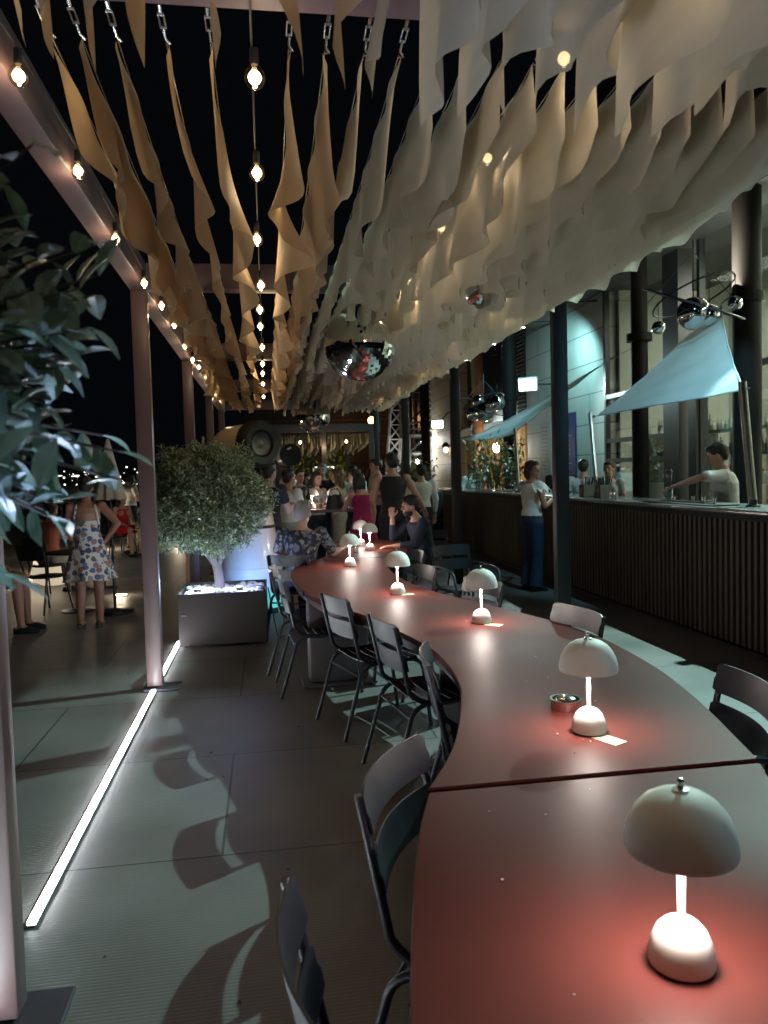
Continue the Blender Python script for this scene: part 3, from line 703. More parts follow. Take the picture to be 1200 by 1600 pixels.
wht=W('white_cotton',(0.72,0.72,0.70)); blk=W('black_cotton',(0.012,0.012,0.015)); navy=W('navy_cotton',(0.012,0.016,0.04)); mag=W('magenta_cotton',(0.32,0.012,0.10)); jean=W('blue_denim',(0.008,0.030,0.07)); grey=W('grey_cotton',(0.30,0.31,0.30)); red=W('red_cotton',(0.62,0.015,0.03)); beige=W('beige_cotton',(0.42,0.36,0.28)); darkj=W('dark_denim',(0.02,0.03,0.06))
floral=flower_mat('floral_white_cotton',(0.68,0.64,0.58),[(0.10,0.14,0.24),(0.35,0.16,0.12),(0.12,0.16,0.12),(0.06,0.08,0.14),(0.30,0.22,0.2)],17,0.55)
florald=flower_mat('floral_dark_cotton',(0.012,0.014,0.024),[(0.14,0.15,0.18),(0.22,0.22,0.24),(0.08,0.1,0.16),(0.12,0.12,0.12)],20,0.50)
wstripe=W('lace_white',(0.6,0.58,0.52))
# left terrace
person((-1.95,8.75,0),0.12,'woman in a backless floral white dress standing with her back turned',1.63,skin='tan',hair=('black','bun'),arms=('hold','hip'),female=True,dress=('dress',floral,0.55,0.285,True),shoes=mat('sandal_leather',(0.10,0.07,0.05),0.6),voxel=0.010,head_pitch=-0.3,legs=([(-0.095,0.0,0.48),(0.095,0.02,0.48)],[(-0.11,-0.05,0.085),(0.10,-0.03,0.085)]))
person((-3.10,8.70,0),-PI/2,'person in green shorts seated at the left edge with black shoes',1.75,sit=True,skin='tan',hair=('brown','short'),arms=('lap','lap'),top=('shirt',beige),bottom=('shorts',W('green_cotton',(0.03,0.06,0.035)),0.75),voxel=0.012)
person((-3.05,11.3,0),-0.5,'person in grey trousers seated at a table behind the black chair',1.72,sit=True,lean=0.1,hair=('black','short'),arms=('table','table'),top=('shirt',W('coral_cotton',(0.5,0.16,0.1))),bottom=('trousers',grey,1.75))
person((-3.05,16.9,0),-2.35,'dark haired woman in a red dress seated on the left terrace',1.66,sit=True,hair=('black','long'),skin='fair',arms=('lap','lap'),female=True,dress=('dress',red,0.4,0.3,False),head_yaw=0.2)
person((-3.15,18.6,0),-0.9,'person in a white shirt behind the woman in red',1.72,sit=False,hair=('black','bob'),arms=('hold','hold'),top=('shirt',wht),bottom=('trousers',blk))
person((-2.50,17.4,0),1.9,'barelegged person seated between the woman in red and the round bush',1.66,sit=True,hair=('brown','short'),skin='tan',arms=('lap','lap'),top=('shirt',beige),bottom=('shorts',blk,0.7))
person((-1.10,11.0,0),-1.3,'barelegged person standing hidden behind the round bush',1.66,hair=('brown','short'),skin='tan',top=('shirt',blk),bottom=('shorts',blk,0.6),shoes=M_white,arms=('hold','down'))
# wavy table guests
person((0.31,7.70,0),-0.35,'man with cropped grey hair in a dark floral shirt seated back to camera',1.72,sit=True,lean=0.14,skin='fair',hair=('grey','short'),arms=(((-0.26,0.06,0.80),(-0.12,0.28,0.80)),((0.30,0.16,0.80),(0.34,0.42,0.82))),top=('shirt',florald),bottom=('trousers',navy),voxel=0.010,sleeve=0.8)
person((1.86,8.85,0),1.75,'bearded man in a navy shirt seated at the far right of the table, in profile',1.76,sit=True,lean=0.28,skin='fair',hair=('black','short'),beard='black',arms=('table','face'),top=('shirt',navy),bottom=('trousers',blk),voxel=0.010,head_pitch=-0.15,sleeve=1.6)
person((1.72,10.5,0),0.25,'tall man in a black sleeveless top standing with his back turned',1.87,skin='fair',hair=('black','short'),arms=('hold',((0.36,0.02,1.13),(0.50,0.16,0.98))),top=('vest',blk),bottom=('trousers',blk),voxel=0.010,sleeve=0)
person((1.36,11.0,0),0.35,'woman in a magenta dress standing back to camera at the bar table',1.60,skin='fair',hair=('black','bob'),arms=('table','down'),female=True,dress=('dress',mag,0.50,0.27,False),voxel=0.010,lean=0.12,watch=True)
person((1.36,11.75,0),1.2,'woman in black with a long dark mane behind the magenta dress',1.66,hair=('black','long'),arms=('table','hold'),female=True,top=('shirt',blk),bottom=('trousers',blk),head_yaw=0.3)
person((1.15,12.4,0),1.3,'woman with long dark hair in a sleeveless light top, turned left',1.68,hair=('brown','long'),arms=('hold','table'),female=True,top=('shirt',beige),bottom=('trousers',beige),sleeve=0,skin='fair')
person((0.78,12.4,0),-2.5,'laughing woman facing the camera at the bar table',1.64,hair=('black','long'),arms=('table','hold'),female=True,top=('shirt',grey),bottom=('trousers',darkj),sleeve=0)
person((0.02,9.55,0),-0.7,'man in a black shirt standing right behind the round bush',1.76,hair=('black','short'),arms=('hold','hold'),top=('shirt',blk),bottom=('trousers',blk),skin='fair',voxel=0.010)
person((0.28,10.4,0),-0.9,'person in a pale shirt partly behind the man in black',1.68,hair=('black','short'),arms=('hold','hold'),top=('shirt',wht),bottom=('trousers',grey))
person((0.55,13.2,0),-2.7,'person in a dark patterned shirt left of the laughing woman',1.70,hair=('black','short'),arms=('hold','hip'),top=('shirt',florald),bottom=('trousers',blk))
person((1.05,14.6,0),2.9,'person in dark clothes standing in the middle of the crowd',1.80,hair=('grey','short'),arms=('down','down'),top=('shirt',blk),bottom=('trousers',blk))
person((1.60,14.3,0),0.3,'man in a white shirt standing back to camera in the crowd',1.74,hair=('black','short'),arms=('down','down'),top=('shirt',wht),bottom=('trousers',darkj))
person((1.95,13.0,0),1.9,'tall dark haired man bending toward the magenta dress woman',1.84,hair=('black','short'),arms=('hold','hold'),top=('shirt',beige),bottom=('trousers',blk),lean=0.12)
person((0.80,15.4,0),-2.9,'person in a white top at the back of the crowd',1.62,hair=('black','bob'),female=True,top=('shirt',wht),bottom=('trousers',blk))
person((2.12,15.6,0),-2.0,'person in black at the back right of the crowd',1.70,hair=('black','short'),top=('shirt',blk),bottom=('trousers',blk))
person((2.62,12.9,0),0.2,'waiter in a white jacket standing behind the pergola post',1.72,hair=('black','short'),top=('jacket',wht),bottom=('trousers',blk),sleeve=1.8,arms=('hold','down'))
# bar people
pw,_=person((3.42,9.65,0),-1.3,'woman in a white ruffled top and blue flared jeans leaning at the bar',1.70,skin='tan',hair=('brown','bob'),arms=('hold','hold'),female=True,top=('top',wht),bottom=('jeans',jean,2.0,0.035),head_yaw=-1.25,voxel=0.010,sleeve=0.15)
m=MB()
for s in (-1,1):
    m.grid(lambda u,v: (s*(0.15+0.10*v+0.02*math.sin(u*25)*v), 0.10*math.cos(PI*u)*(1+0.3*v), 1.42-0.10*v-0.03*math.sin(u*25)*v),24,4)
m.build('ruffle',wht,pw,smooth=True,weld=False)
bt,bi_=person((4.82,7.45,0),0.95,'bartender in an open white shirt raising a shaker over a glass',1.82,skin='fair',hair=('black','short'),arms=(((-0.42,0.20,1.38),(-0.36,0.44,1.30)),((0.28,0.10,1.10),(-0.02,0.36,1.09))),top=('shirt',wht),bottom=('trousers',blk),head_pitch=-0.35,voxel=0.010,lean=0.12,sleeve=0.85)
person((5.02,10.75,0),2.4,'smiling woman in a pale shirt behind the counter, hand on hip',1.68,hair=('brown','bun'),arms=('down','hip'),female=True,top=('shirt',W('pale_blue_cotton',(0.45,0.5,0.5))),bottom=('trousers',blk))
person((5.0,11.65,0),-0.7,'dark haired barman in a white shirt with his back turned',1.72,hair=('black','short'),arms=('down','down'),top=('shirt',wht),bottom=('trousers',blk),skin='tan')
person((4.95,12.45,0),-0.3,'person in black just behind the thick pergola post at the bar',1.76,hair=('black','short'),top=('shirt',blk),bottom=('trousers',blk),skin='tan',sleeve=1.8)
person((4.7,17.3,0),0.4,'man in a white shirt behind the counter beside the flowers',1.74,hair=('black','short'),top=('shirt',wht),bottom=('trousers',blk),sleeve=1.6,arms=('hold','hold'))
# ---------------------------------------------------------------- foliage helpers
def leafmat(name,c1,c2,rough=0.45,trl=0.25,sc_=9):
    if name in MATS: return MATS[name]
    m=mat(name,c1,rough,noise_amt=0.35,nscale=sc_,translucent=trl); nt=m.node_tree; p=P(nt)
    tc=nt.nodes.new('ShaderNodeTexCoord'); nz=nt.nodes.new('ShaderNodeTexNoise'); nz.inputs['Scale'].default_value=sc_*3; nt.links.new(tc.outputs['Object'],nz.inputs['Vector'])
    cr=nt.nodes.new('ShaderNodeValToRGB'); cr.color_ramp.elements[0].position=0.4; cr.color_ramp.elements[1].position=0.62
    cr.color_ramp.elements[0].color=(*c1,1); cr.color_ramp.elements[1].color=(*c2,1); nt.links.new(nz.outputs['Fac'],cr.inputs[0])
    nt.links.new(cr.outputs[0],p.inputs['Base Color']); return m
def leaf(m,p,d,n,L,Wd,curl=0.15,seg=3):
    d=d.normalized(); s=d.cross(n).normalized(); n=s.cross(d)
    vs=[];prof=[0.08,0.8,1.0,0.8,0.10] if seg>3 else [0.08,1.0,0.75,0.03]
    k=len(prof)
    for i,wv in enumerate(prof):
        t=i/(k-1); c=p+d*(L*t)-n*(curl*L*t*t)
        vs+=[c-s*(Wd*wv/2)+n*(Wd*0.16*wv),c,c+s*(Wd*wv/2)+n*(Wd*0.16*wv)]
    fs=[]
    for i in range(k-1):
        for j in (0,1): fs.append((i*3+j,i*3+j+1,(i+1)*3+j+1,(i+1)*3+j))
    m.add(vs,fs)
def rdir(rn):
    while True:
        v=Vector((rn.uniform(-1,1),rn.uniform(-1,1),rn.uniform(-1,1)))
        if 0.05<v.length<1: return v.normalized()
def crown(c,rad,n,L,Wd,seed,shell=0.6,seg=3,bumps=0.12):
    rn=random.Random(seed); m=MB(); tw=MB(); c=Vector(c)
    while n>0:
        d=rdir(rn); r=rn.uniform(shell,1.0)**0.7*(1+bumps*noise.noise(d*2.6+Vector((seed,0,0)))*1.8)
        tip=c+Vector((d.x*rad[0],d.y*rad[1],d.z*rad[2]))*r
        ax=(d+rdir(rn)*0.7+Vector((0,0,0.25))).normalized(); base=tip-ax*L*2.2 if L<0.05 else tip.lerp(c,0.5)
        tw.tube([base,tip],[0.004,0.0015],4,cap=False)
        for q in range(8):
            t=q/7; ld=(ax*0.6+rdir(rn)).normalized(); leaf(m,base.lerp(tip,t),ld,(rdir(rn)*0.5+Vector((0,0,1))).normalized(),L*rn.uniform(0.7,1.2),Wd*rn.uniform(0.8,1.2),0.2,seg)
            n-=1
    return m,tw
bark=mat('bark',(0.085,0.07,0.065),0.8,noise_amt=0.4,bump=0.8,bscale=25,stretch=(1,1,0.3))
# planter with round bush
t=thing('planter_box',(-0.45,7.78,0),'square dark brown metal planter box with white stones beside the light strip','planter')
pm=mat('planter_metal',(0.026,0.016,0.016),0.6,noise_amt=0.25,nscale=4,bump=0.08,bscale=12)
w2=0.41
for (cx,cy,dx,dy) in ((0,-w2,2*w2,0.012),(0,w2,2*w2,0.012),(-w2,0,0.012,2*w2-0.012),(w2,0,0.012,2*w2-0.012)):
    MB().box((cx,cy,0.265),(dx,dy,0.49),bev=0.003).build('panel',pm,t)
MB().box((-w2+0.05,-w2-0.008,0.31),(0.05,0.01,0.015)).build('latch',M_frame,t)
for (a,b) in ((-1,-1),(1,-1),(-1,1),(1,1)): MB().lathe([(0.03,-0.012),(0.03,0.012)],(a*0.36,b*0.36,0.03),12,Matrix.Rotation(PI/2,3,'Y')).build('castor',M_black,t)
MB().box((0,0,0.43),(2*w2-0.014,2*w2-0.014,0.02)).build('soil',mat('soil',(0.03,0.025,0.02),0.95),t)
m=MB(); rn=random.Random(3)
for i in range(240):
    s=rn.uniform(0.022,0.045); p=Vector((rn.uniform(-w2+.04,w2-.04),rn.uniform(-w2+.04,w2-.04),0.455+rn.uniform(0,0.03)))
    bm=bmesh.new(); bmesh.ops.create_icosphere(bm,subdivisions=1,radius=s)
    R_=Matrix.Rotation(rn.uniform(0,6),3,rdir(rn))
    for v in bm.verts: v.co=R_@(v.co*(1+rn.uniform(-.25,.25))); v.co.z*=0.7
    m.add([v.co+p for v in bm.verts],[[v.index for v in f.verts] for f in bm.faces]); bm.free()
m.v=[tuple(Vector(v)+Vector(t.location)) for v in m.v]
o=m.build('pebbles',mat('white_stone',(0.62,0.62,0.60),0.7,noise_amt=0.2),None); tag(o,'white stones filling the top of the brown planter box','stones',kind='stuff')
t=thing('round_bush',(-0.55,7.85,0.44),'round clipped olive bush on a knotty trunk in the brown planter box','bush')
cm,tw=crown((-0.05,0,0.94),(0.66,0.60,0.59),36000,0.046,0.016,7,0.5,3,0.17)
cm.build('crown',leafmat('bush_leaf',(0.24,0.34,0.16),(0.55,0.60,0.50),0.3),t,weld=False); tw.build('twig',bark,t)
tm=MB(); tm.tube([(0.04,0,0),(0.05,0,0.12),(0.03,0.01,0.28),(0.0,0,0.45),(-0.05,0.02,0.8)],[0.062,0.050,0.047,0.045,0.025],12)
for a,b in ((( -0.35,0.1,0.75),0.028),((0.3,-0.1,0.8),0.026),((0.05,0.3,0.9),0.025),((-0.15,-0.3,0.7),0.022)): tm.tube([(0.03,0.01,0.27),Vector(a)*0.5+Vector((0,0,0.2)),a],[0.04,b,0.01],8)
tm.build('trunk',bark,t,smooth=True)
t=thing('planter_spotlight',(-0.30,7.63,0.47),'small blue white spotlight among the stones lighting the round bush','spotlight')
MB().lathe([(0.03,0),(0.035,0.01),(0.035,0.05),(0.03,0.055)],(0,0,0),14).build('housing',M_dark,t,smooth=True)
MB().lathe([(0.028,0.056),(0.0004,0.057)],(0,0,0),14).build('lens',emat('blue_white_glow',(0.6,0.75,1.0),20),t)
light('spot_light','POINT',(0,0,0.10),10,(0.45,0.55,1.0),t,shadow_soft_size=0.03)
t=thing('planter_spotlight',(-0.70,7.62,0.47),'small blue white spotlight at the left front of the planter stones','spotlight')
MB().lathe([(0.03,0),(0.035,0.01),(0.035,0.05),(0.03,0.055)],(0,0,0),14).build('housing',M_dark,t,smooth=True)
MB().lathe([(0.028,0.056),(0.0004,0.057)],(0,0,0),14).build('lens',emat('blue_white_glow',(0.6,0.75,1.0),20),t)
light('spot_light','POINT',(0,0,0.10),11,(0.62,0.78,1.0),t,shadow_soft_size=0.03)
cb=MB().tube([(-0.32,7.7,0.49),(-0.12,7.62,0.53),(-0.02,7.5,0.515),(0.0,7.42,0.40),(0.03,7.40,0.2),(0.06,7.45,0.02),(0.12,7.6,0.015)],0.006,8).build('power_cable',M_cord,None,smooth=True); tag(cb,'black cable looping over the right edge of the planter box','cable')
# foreground bush
t=thing('foreground_bush',(-0.60,1.05,0),'blurred large leaved bush close to the camera at the left edge','bush')
MB().lathe([(0.16,0.0),(0.2,0.05),(0.24,0.45),(0.25,0.46),(0.25,0.5),(0.22,0.5),(0.2,0.44),(0.0004,0.43)],(0,0,0),28).build('pot',mat('dark_pot',(0.08,0.06,0.06),0.5),t,smooth=True)
MB().tube([(0,0,0.43),(0.02,0,0.8),(-0.01,0,1.2),(0.02,0,1.5)],[0.035,0.03,0.025,0.015],10).build('trunk',bark,t,smooth=True)
cm,tw=crown((-0.02,0.0,1.74),(0.42,0.36,0.36),8000,0.060,0.028,21,0.3,5,0.22)
cm.build('crown',leafmat('big_leaf',(0.13,0.22,0.15),(0.36,0.44,0.44),0.25,0.2,6),t,weld=False,smooth=False); tw.build('twig',bark,t)
for k,(x,y,e) in enumerate(((0.10,-0.12,3.5),(0.08,0.16,2.5))):
    q=thing('planter_spotlight',(-0.60+x,1.05+y,0.44),('front','rear')[k]+' blue white spotlight in the pot of the foreground bush','spotlight')
    MB().lathe([(0.03,0),(0.035,0.01),(0.035,0.05),(0.03,0.055)],(0,0,0),14).build('housing',M_dark,q,smooth=True)
    MB().lathe([(0.028,0.056),(0.0004,0.057)],(0,0,0),14).build('lens',emat('blue_white_glow',(0.6,0.75,1.0),20),q)
    light('spot_light','SPOT',(0,0,0.075),e*16,(0.50,0.66,1.0),q,aim=(0.12,0.05,1.2),spot_size=1.5,spot_blend=0.6,shadow_soft_size=0.03)
# ---------------------------------------------------------------- giant lamp sculptures
def sculpture(loc,rz,s,label,tyre=True):
    t=thing('giant_lamp_sculpture',loc,label,'sculpture','giant lamp sculptures',rz)
    cw=mat('sculpture_white',(0.62,0.62,0.58),0.25,coat=0.3,noise_amt=0.03)
    MB().lathe([(0.50*s,0.06),(0.51*s,0.08),(0.44*s,0.45),(0.38*s,0.80),(0.345*s,1.02),(0.31*s,1.25),(0.26*s,1.5),(0.16*s,1.60),(0.10*s,1.62)],(0,0,0),40).build('cone',cw,t,smooth=True)
    MB().lathe([(0.352*s,0.985),(0.362*s,0.99),(0.360*s,1.015),(0.350*s,1.02)],(0,0,0),40).build('strap',M_black,t,smooth=True)
    MB().lathe([(0.425*s,0.52),(0.432*s,0.522),(0.43*s,0.528),(0.422*s,0.53)],(0,0,0),40).build('seam_band',cw,t)
    MB().lathe([(0.52*s,0.0),(0.52*s,0.06)],(0,0,0),32).build('plinth',M_black,t)
    MB().tube([(0,0,1.58),(0,0,1.85)],0.07*s,12).build('neck',M_dark,t,smooth=True)
    R_=Matrix.Rotation(math.radians(90),3,'Y')@Matrix.Rotation(math.radians(0),3,'X'); zc=Vector((0,0,1.98*1.0))
    q=0.285*s
    bodym=mat('sculpture_cream',(0.60,0.47,0.30),0.3,coat=0.3,noise_amt=0.03)
    MB().lathe([(0.0004,-0.62*s),(q*0.45,-0.60*s),(q*0.78,-0.50*s),(q*0.96,-0.32*s),(q,-0.05*s),(q,0.16*s)],zc,36,R_).build('head',bodym if tyre else cw,t,smooth=True)
    if tyre:
        pr=[(q*0.62,0.17*s),(q*0.95,0.16*s),(q*1.06,0.19*s),(q*1.10,0.25*s),(q*1.08,0.33*s),(q*0.98,0.37*s),(q*0.66,0.36*s),(q*0.62,0.30*s)]
        ty=MB().lathe(pr,zc,48,R_)
        for k in range(40):
            an=2*PI*k/40; ty.box(zc+Vector((0.25*s,0,0))+Vector((0,math.cos(an),math.sin(an)))*q*1.10,(0.13*s,0.03,0.02),rx=an-PI/2)
        ty.build('tyre',mat('rubber',(0.015,0.015,0.017),0.55),t,smooth=True)
        rim=MB().lathe([(q*0.62,0.30*s),(q*0.55,0.33*s),(q*0.45,0.27*s),(q*0.28,0.25*s),(q*0.22,0.30*s),(0.0004,0.33*s)],zc,36,R_)
        rim.build('rim',mat('rim_metal',(0.35,0.33,0.30),0.3,0.8),t,smooth=True)
    else:
        MB().lathe([(q*1.0,0.16*s),(q*1.03,0.19*s),(q*1.0,0.22*s),(q*0.4,0.20*s),(0.0004,0.17*s)],zc,36,R_).build('black_disc',M_black,t,smooth=True)
        MB().box(zc+Vector((0.22*s,-0.03,0.16*s)),(0.01,0.08,0.03),rx=0.4).build('mark',M_white,t)
    return t
sculpture((-0.22,9.35,0),math.radians(-52),0.86,'big cream headed lamp sculpture with a tyre rim on a pale cone behind the bush')
sculpture((0.42,14.4,0),math.radians(-75),0.72,'smaller white lamp sculpture with a black disc face behind the crowd',False)
light('sculpture_spot','SPOT',(-0.16,8.42,0.25),34,(0.22,0.45,1.0),None,aim=(-0.22,9.35,0.75),spot_size=1.25,spot_blend=0.5,shadow_soft_size=0.05)
light('sculpture_spot','SPOT',(0.02,8.55,1.9),10,(1.0,0.18,0.06),None,aim=(-0.02,9.1,1.0),spot_size=0.8,spot_blend=0.6,shadow_soft_size=0.05)
light('sculpture_spot','SPOT',(0.16,8.7,0.12),7,(0.1,0.9,0.9),None,aim=(0.1,9.3,0.2),spot_size=1.3,spot_blend=0.6,shadow_soft_size=0.05)
t=thing('floor_projector',(-0.16,8.44,0),'small black floor projector casting blue light on the pale cone','projector')
MB().box((0,-0.03,0.10),(0.16,0.16,0.16),bev=0.02).box((0,0,0.01),(0.2,0.1,0.02)).build('housing',M_dark,t,smooth=True)
MB().lathe([(0.05,0),(0.05,0.03),(0.0004,0.03)],(0,0.05,0.14),14,Matrix.Rotation(-0.9,3,'X')).build('lens',emat('blue_glow',(0.3,0.5,1.0),4),t)
# ---------------------------------------------------------------- bar
BX=3.92; BT=1.22
slm=mat('slat_wood',(0.06,0.042,0.030),0.55,noise_amt=0.3,nscale=6,stretch=(1,1,0.15)); panm=mat('bar_dark_panel',(0.018,0.015,0.014),0.6)
t=thing('bar_counter',(0,0,0),'long dark bar counter with vertical wooden slats along the right side','bar')
Y0,Y1=1.0,17.2
MB().box((BX+0.05,(Y0+Y1)/2,0.60),(0.04,Y1-Y0,1.14)).build('back_panel',panm,t)
MB().box((BX+0.06,(Y0+Y1)/2,0.03),(0.06,Y1-Y0,0.055)).build('plinth',panm,t)
m=MB(); y=Y0+0.03
while y<Y1: m.box((BX+0.012,y,0.61),(0.034,0.042,1.10)); y+=0.082
tag(m.build('slat_front',slm,t,weld=False))
MB().box((BX+0.26,(Y0+Y1)/2,BT-0.022),(0.64,Y1-Y0+0.06,0.04),bev=0.004).build('counter_top',mat('counter_steel',(0.25,0.26,0.26),0.18,0.6,noise_amt=0.2,nscale=3),t,smooth=True)
MB().box((BX+0.02,(Y0+Y1)/2,BT-0.07),(0.06,Y1-Y0,0.055)).build('rail',M_black,t)
MB().box((4.62,(3+16)/2,0.88),(0.5,12.6,0.04)).box((4.55,9.5,0.43),(0.04,12.6,0.84)).build('work_shelf',panm,t)
# napkin boxes, glass, tools on the counter
def straw_box(loc,label):
    t=thing('straw_box',loc,label,'box','boxes of black straws on the counter')
    MB().box((0,0,0.08),(0.15,0.15,0.16),bev=0.004).build('box',mat('kraft_card',(0.13,0.085,0.055),0.7),t)
    m=MB(); rn=random.Random(int(loc[1]*10))
    for i in range(46):
        x,y=rn.uniform(-.06,.06),rn.uniform(-.06,.06); m.tube([(x,y,0.12),(x*1.4,y*1.4,0.22+rn.uniform(0,.05))],0.004,5)
    m.build('straws',M_black,t)
    q=MB(); q.lathe([(0.03,0),(0.03,0.002)],(-0.0765,0,0.09),16,Matrix.Rotation(PI/2,3,'Y')); q.build('emblem',mat('emblem_print',(0.3,0.22,0.16),0.7),t)
straw_box((4.1,9.45,BT),'box of black straws left of the slanted pole on the counter')
straw_box((4.1,8.95,BT),'box of black straws in front of the smiling woman behind the counter')
t=thing('cocktail_glass',(4.36,7.86,BT),'tall clear glass being filled by the bartender','glass')
MB().lathe([(0.032,0),(0.036,0.004),(0.045,0.14),(0.042,0.14),(0.034,0.012),(0.0004,0.010)],(0,0,0),20).build('glass_body',glass('milky_glass',(0.75,0.85,0.82),0.25),t,smooth=True)
MB().lathe([(0.033,0.012),(0.038,0.09),(0.0004,0.09)],(0,0,0),16).build('drink',mat('pale_drink',(0.55,0.62,0.58),0.2),t,smooth=True)
t=thing('cocktail_shaker',(4.36,7.86,BT+0.20),'dark shaker in the bartender\'s raised hand','shaker')
MB().lathe([(0.022,0),(0.034,0.03),(0.038,0.13),(0.03,0.155),(0.0004,0.158)],(0,0,-0.02),18).build('cup',mat('shaker_steel',(0.12,0.11,0.11),0.25,0.8),t,smooth=True)
t=thing('bar_mat',(4.08,7.0,BT),'long bar mat with steel tools on the counter by the bartender','bar mat')
MB().box((0,0,0.006),(0.28,1.25,0.012),bev=0.003).build('mat',M_black,t)
for k in range(5): MB().lathe([(0.02,0),(0.012,0.03),(0.022,0.06),(0.02,0.06),(0.0004,0.02)],(-0.03+0.03*(k%3),-0.5+0.23*k,0.013),14).build('jigger',M_steel,t,smooth=True)
MB().tube([(-0.06,-0.4,0.02),(-0.05,0.4,0.02)],0.006,6).build('bar_spoon',M_steel,t)
for k,y in enumerate((8.62,8.52)):
    t=thing('steel_cup',(4.05,y,BT),('small steel cup beside the straw box','second small steel cup beside the straw box')[k],'cup','small steel cups on the counter')
    MB().lathe([(0.025,0),(0.03,0.07),(0.027,0.07),(0.022,0.006),(0.0004,0.006)],(0,0,0),16).build('cup_body',M_steel,t,smooth=True)
# ---------------------------------------------------------------- poles and sails
def pole(name,b,tp,label,r=0.028):
    t=thing(name,b,label,'pole','steel poles holding the sails'); d=Vector(tp)-Vector(b)
    MB().tube([(0,0,0),d],r,16).build('tube',mat('pole_steel',(0.45,0.42,0.38),0.3,0.9),t,smooth=True)
    MB().lathe([(0.06,0),(0.06,0.012),(0.035,0.014),(0.035,0.06)],(0,0,0),16).build('foot',M_dark,t,smooth=True)
    MB().tube([d+Vector((0,0,-0.06)),d+Vector((0.02,-0.07,-0.06)),d+Vector((0,-0.09,-0.06))],0.007,6).build('hook',M_steel,t)
    return t
P1=Vector((4.28,9.72,2.32)); P2=Vector((4.28,6.42,2.33)); P3=Vector((4.28,12.85,2.30)); P4=Vector((4.28,17.0,2.32))
pole('sail_pole',(4.20,9.35,BT),P1,'slanted steel pole between the two straw boxes')
pole('sail_pole',(4.20,6.15,BT),P2,'thick brownish steel pole at the right edge of the counter',0.038)
pole('sail_pole',(4.20,12.45,BT),P3,'dark steel pole beside the red flowers')
pole('sail_pole',(4.20,16.6,BT),P4,'farthest dark steel pole at the end of the counter')
sailm=mat('sail_cloth',(0.58,0.68,0.73),0.7,noise_amt=0.08,nscale=3,translucent=0.45,bump=0.25,bscale=7)
def sail(a,b,c,belly,label,ropes):
    a,b,c=map(Vector,(a,b,c)); t=thing('shade_sail',(0,0,0),label,'sail','pale blue triangular sails over the bar')
    def fn(u,v):
        p=a*(1-u)+(b*(1-v)+c*v)*u
        e=u*(1-v)*v*4
        w_=u*(1-u)
        dirc=(a+b+c)/3
        p=p+(dirc-p)*(0.16*(w_*(abs(2*v-1)**3)*1.6))+(dirc-p)*0.10*((1-abs(2*v-1))**2*0+ (4*v*(1-v))*0.6*u**4)
        p.z-=belly*4*u*(1-u)*(0.5+0.5*math.sin(PI*v)); p.z+=0.012*math.sin(v*23+u*6)*u+0.008*math.sin(u*30)*v
        return p
    MB().grid(fn,36,22).build('cloth',sailm,t,smooth=True,weld=False,auto=False)
    for e in ((lambda q:fn(q,0)),(lambda q:fn(q,1)),(lambda q:fn(1,q))):
        MB().tube([e(i/16) for i in range(17)],0.009,6).build('hem',sailm,t,smooth=True)
    for (p,q) in ropes:
        p=Vector(p);q=Vector(q); rp=MB().tube([p,q],0.006,6)
        rp.tube([p.lerp(q,0.25),p.lerp(q,0.5)],0.014,8); rp.build('rope',M_steel,t)
    return t
colA=(6.0,8.90); colB=(6.0,11.70)
sail((4.32,9.58,2.27),(4.42,6.62,2.29),(5.75,9.05,3.62),0.05,'pale blue sail stretched above the bartender',[((4.32,9.58,2.27),P1-Vector((0,0,.05))),((4.42,6.62,2.29),P2-Vector((0,0,.05))),((5.75,9.05,3.62),(5.87,8.95,3.72))])
sail((4.36,16.7,2.28),(4.34,13.05,2.24),(5.55,12.1,3.30),0.14,'narrow looking pale blue sail over the red flowers',[((4.36,16.7,2.28),P4-Vector((0,0,.05))),((4.34,13.05,2.24),P3-Vector((0,0,.05))),((5.55,12.1,3.30),(5.9,11.75,3.5))])
# ---------------------------------------------------------------- building on the right
stone=joints_mat('stone_panels',(0.42,0.42,0.38),6.0,0.62,0.012,0.6,'YZ',0.35,mottle=0.12)
stonew=joints_mat('stone_panels_warm',(0.46,0.38,0.28),3.0,0.62,0.014,0.6,'YZ',0.35,mottle=0.12)
colm=mat('column_brown',(0.016,0.012,0.011),0.7,noise_amt=0.1,spec=0.15); colw=mat('column_terracotta',(0.33,0.15,0.08),0.5,noise_amt=0.1)
mull=mat('mullion_dark',(0.02,0.022,0.024),0.4)
FX=6.6
t=thing('bar_building',(0,0,0),'stone and glass building with tall dark columns behind the bar','building')
def wall(y0,y1,z0,z1,mt=stone,x0=FX,x1=FX+0.4,name='wall'): MB().box(((x0+x1)/2,(y0+y1)/2,(z0+z1)/2),(x1-x0,y1-y0,z1-z0)).build(name,mt,t)
wall(14.3,18.85,0,6.6); wall(25.9,29.5,0,6.6,stonew); wall(29.52,30.6,0,6.6,stone)
wall(1.0,60,6.6,9.5,mull,name='upper_wall')
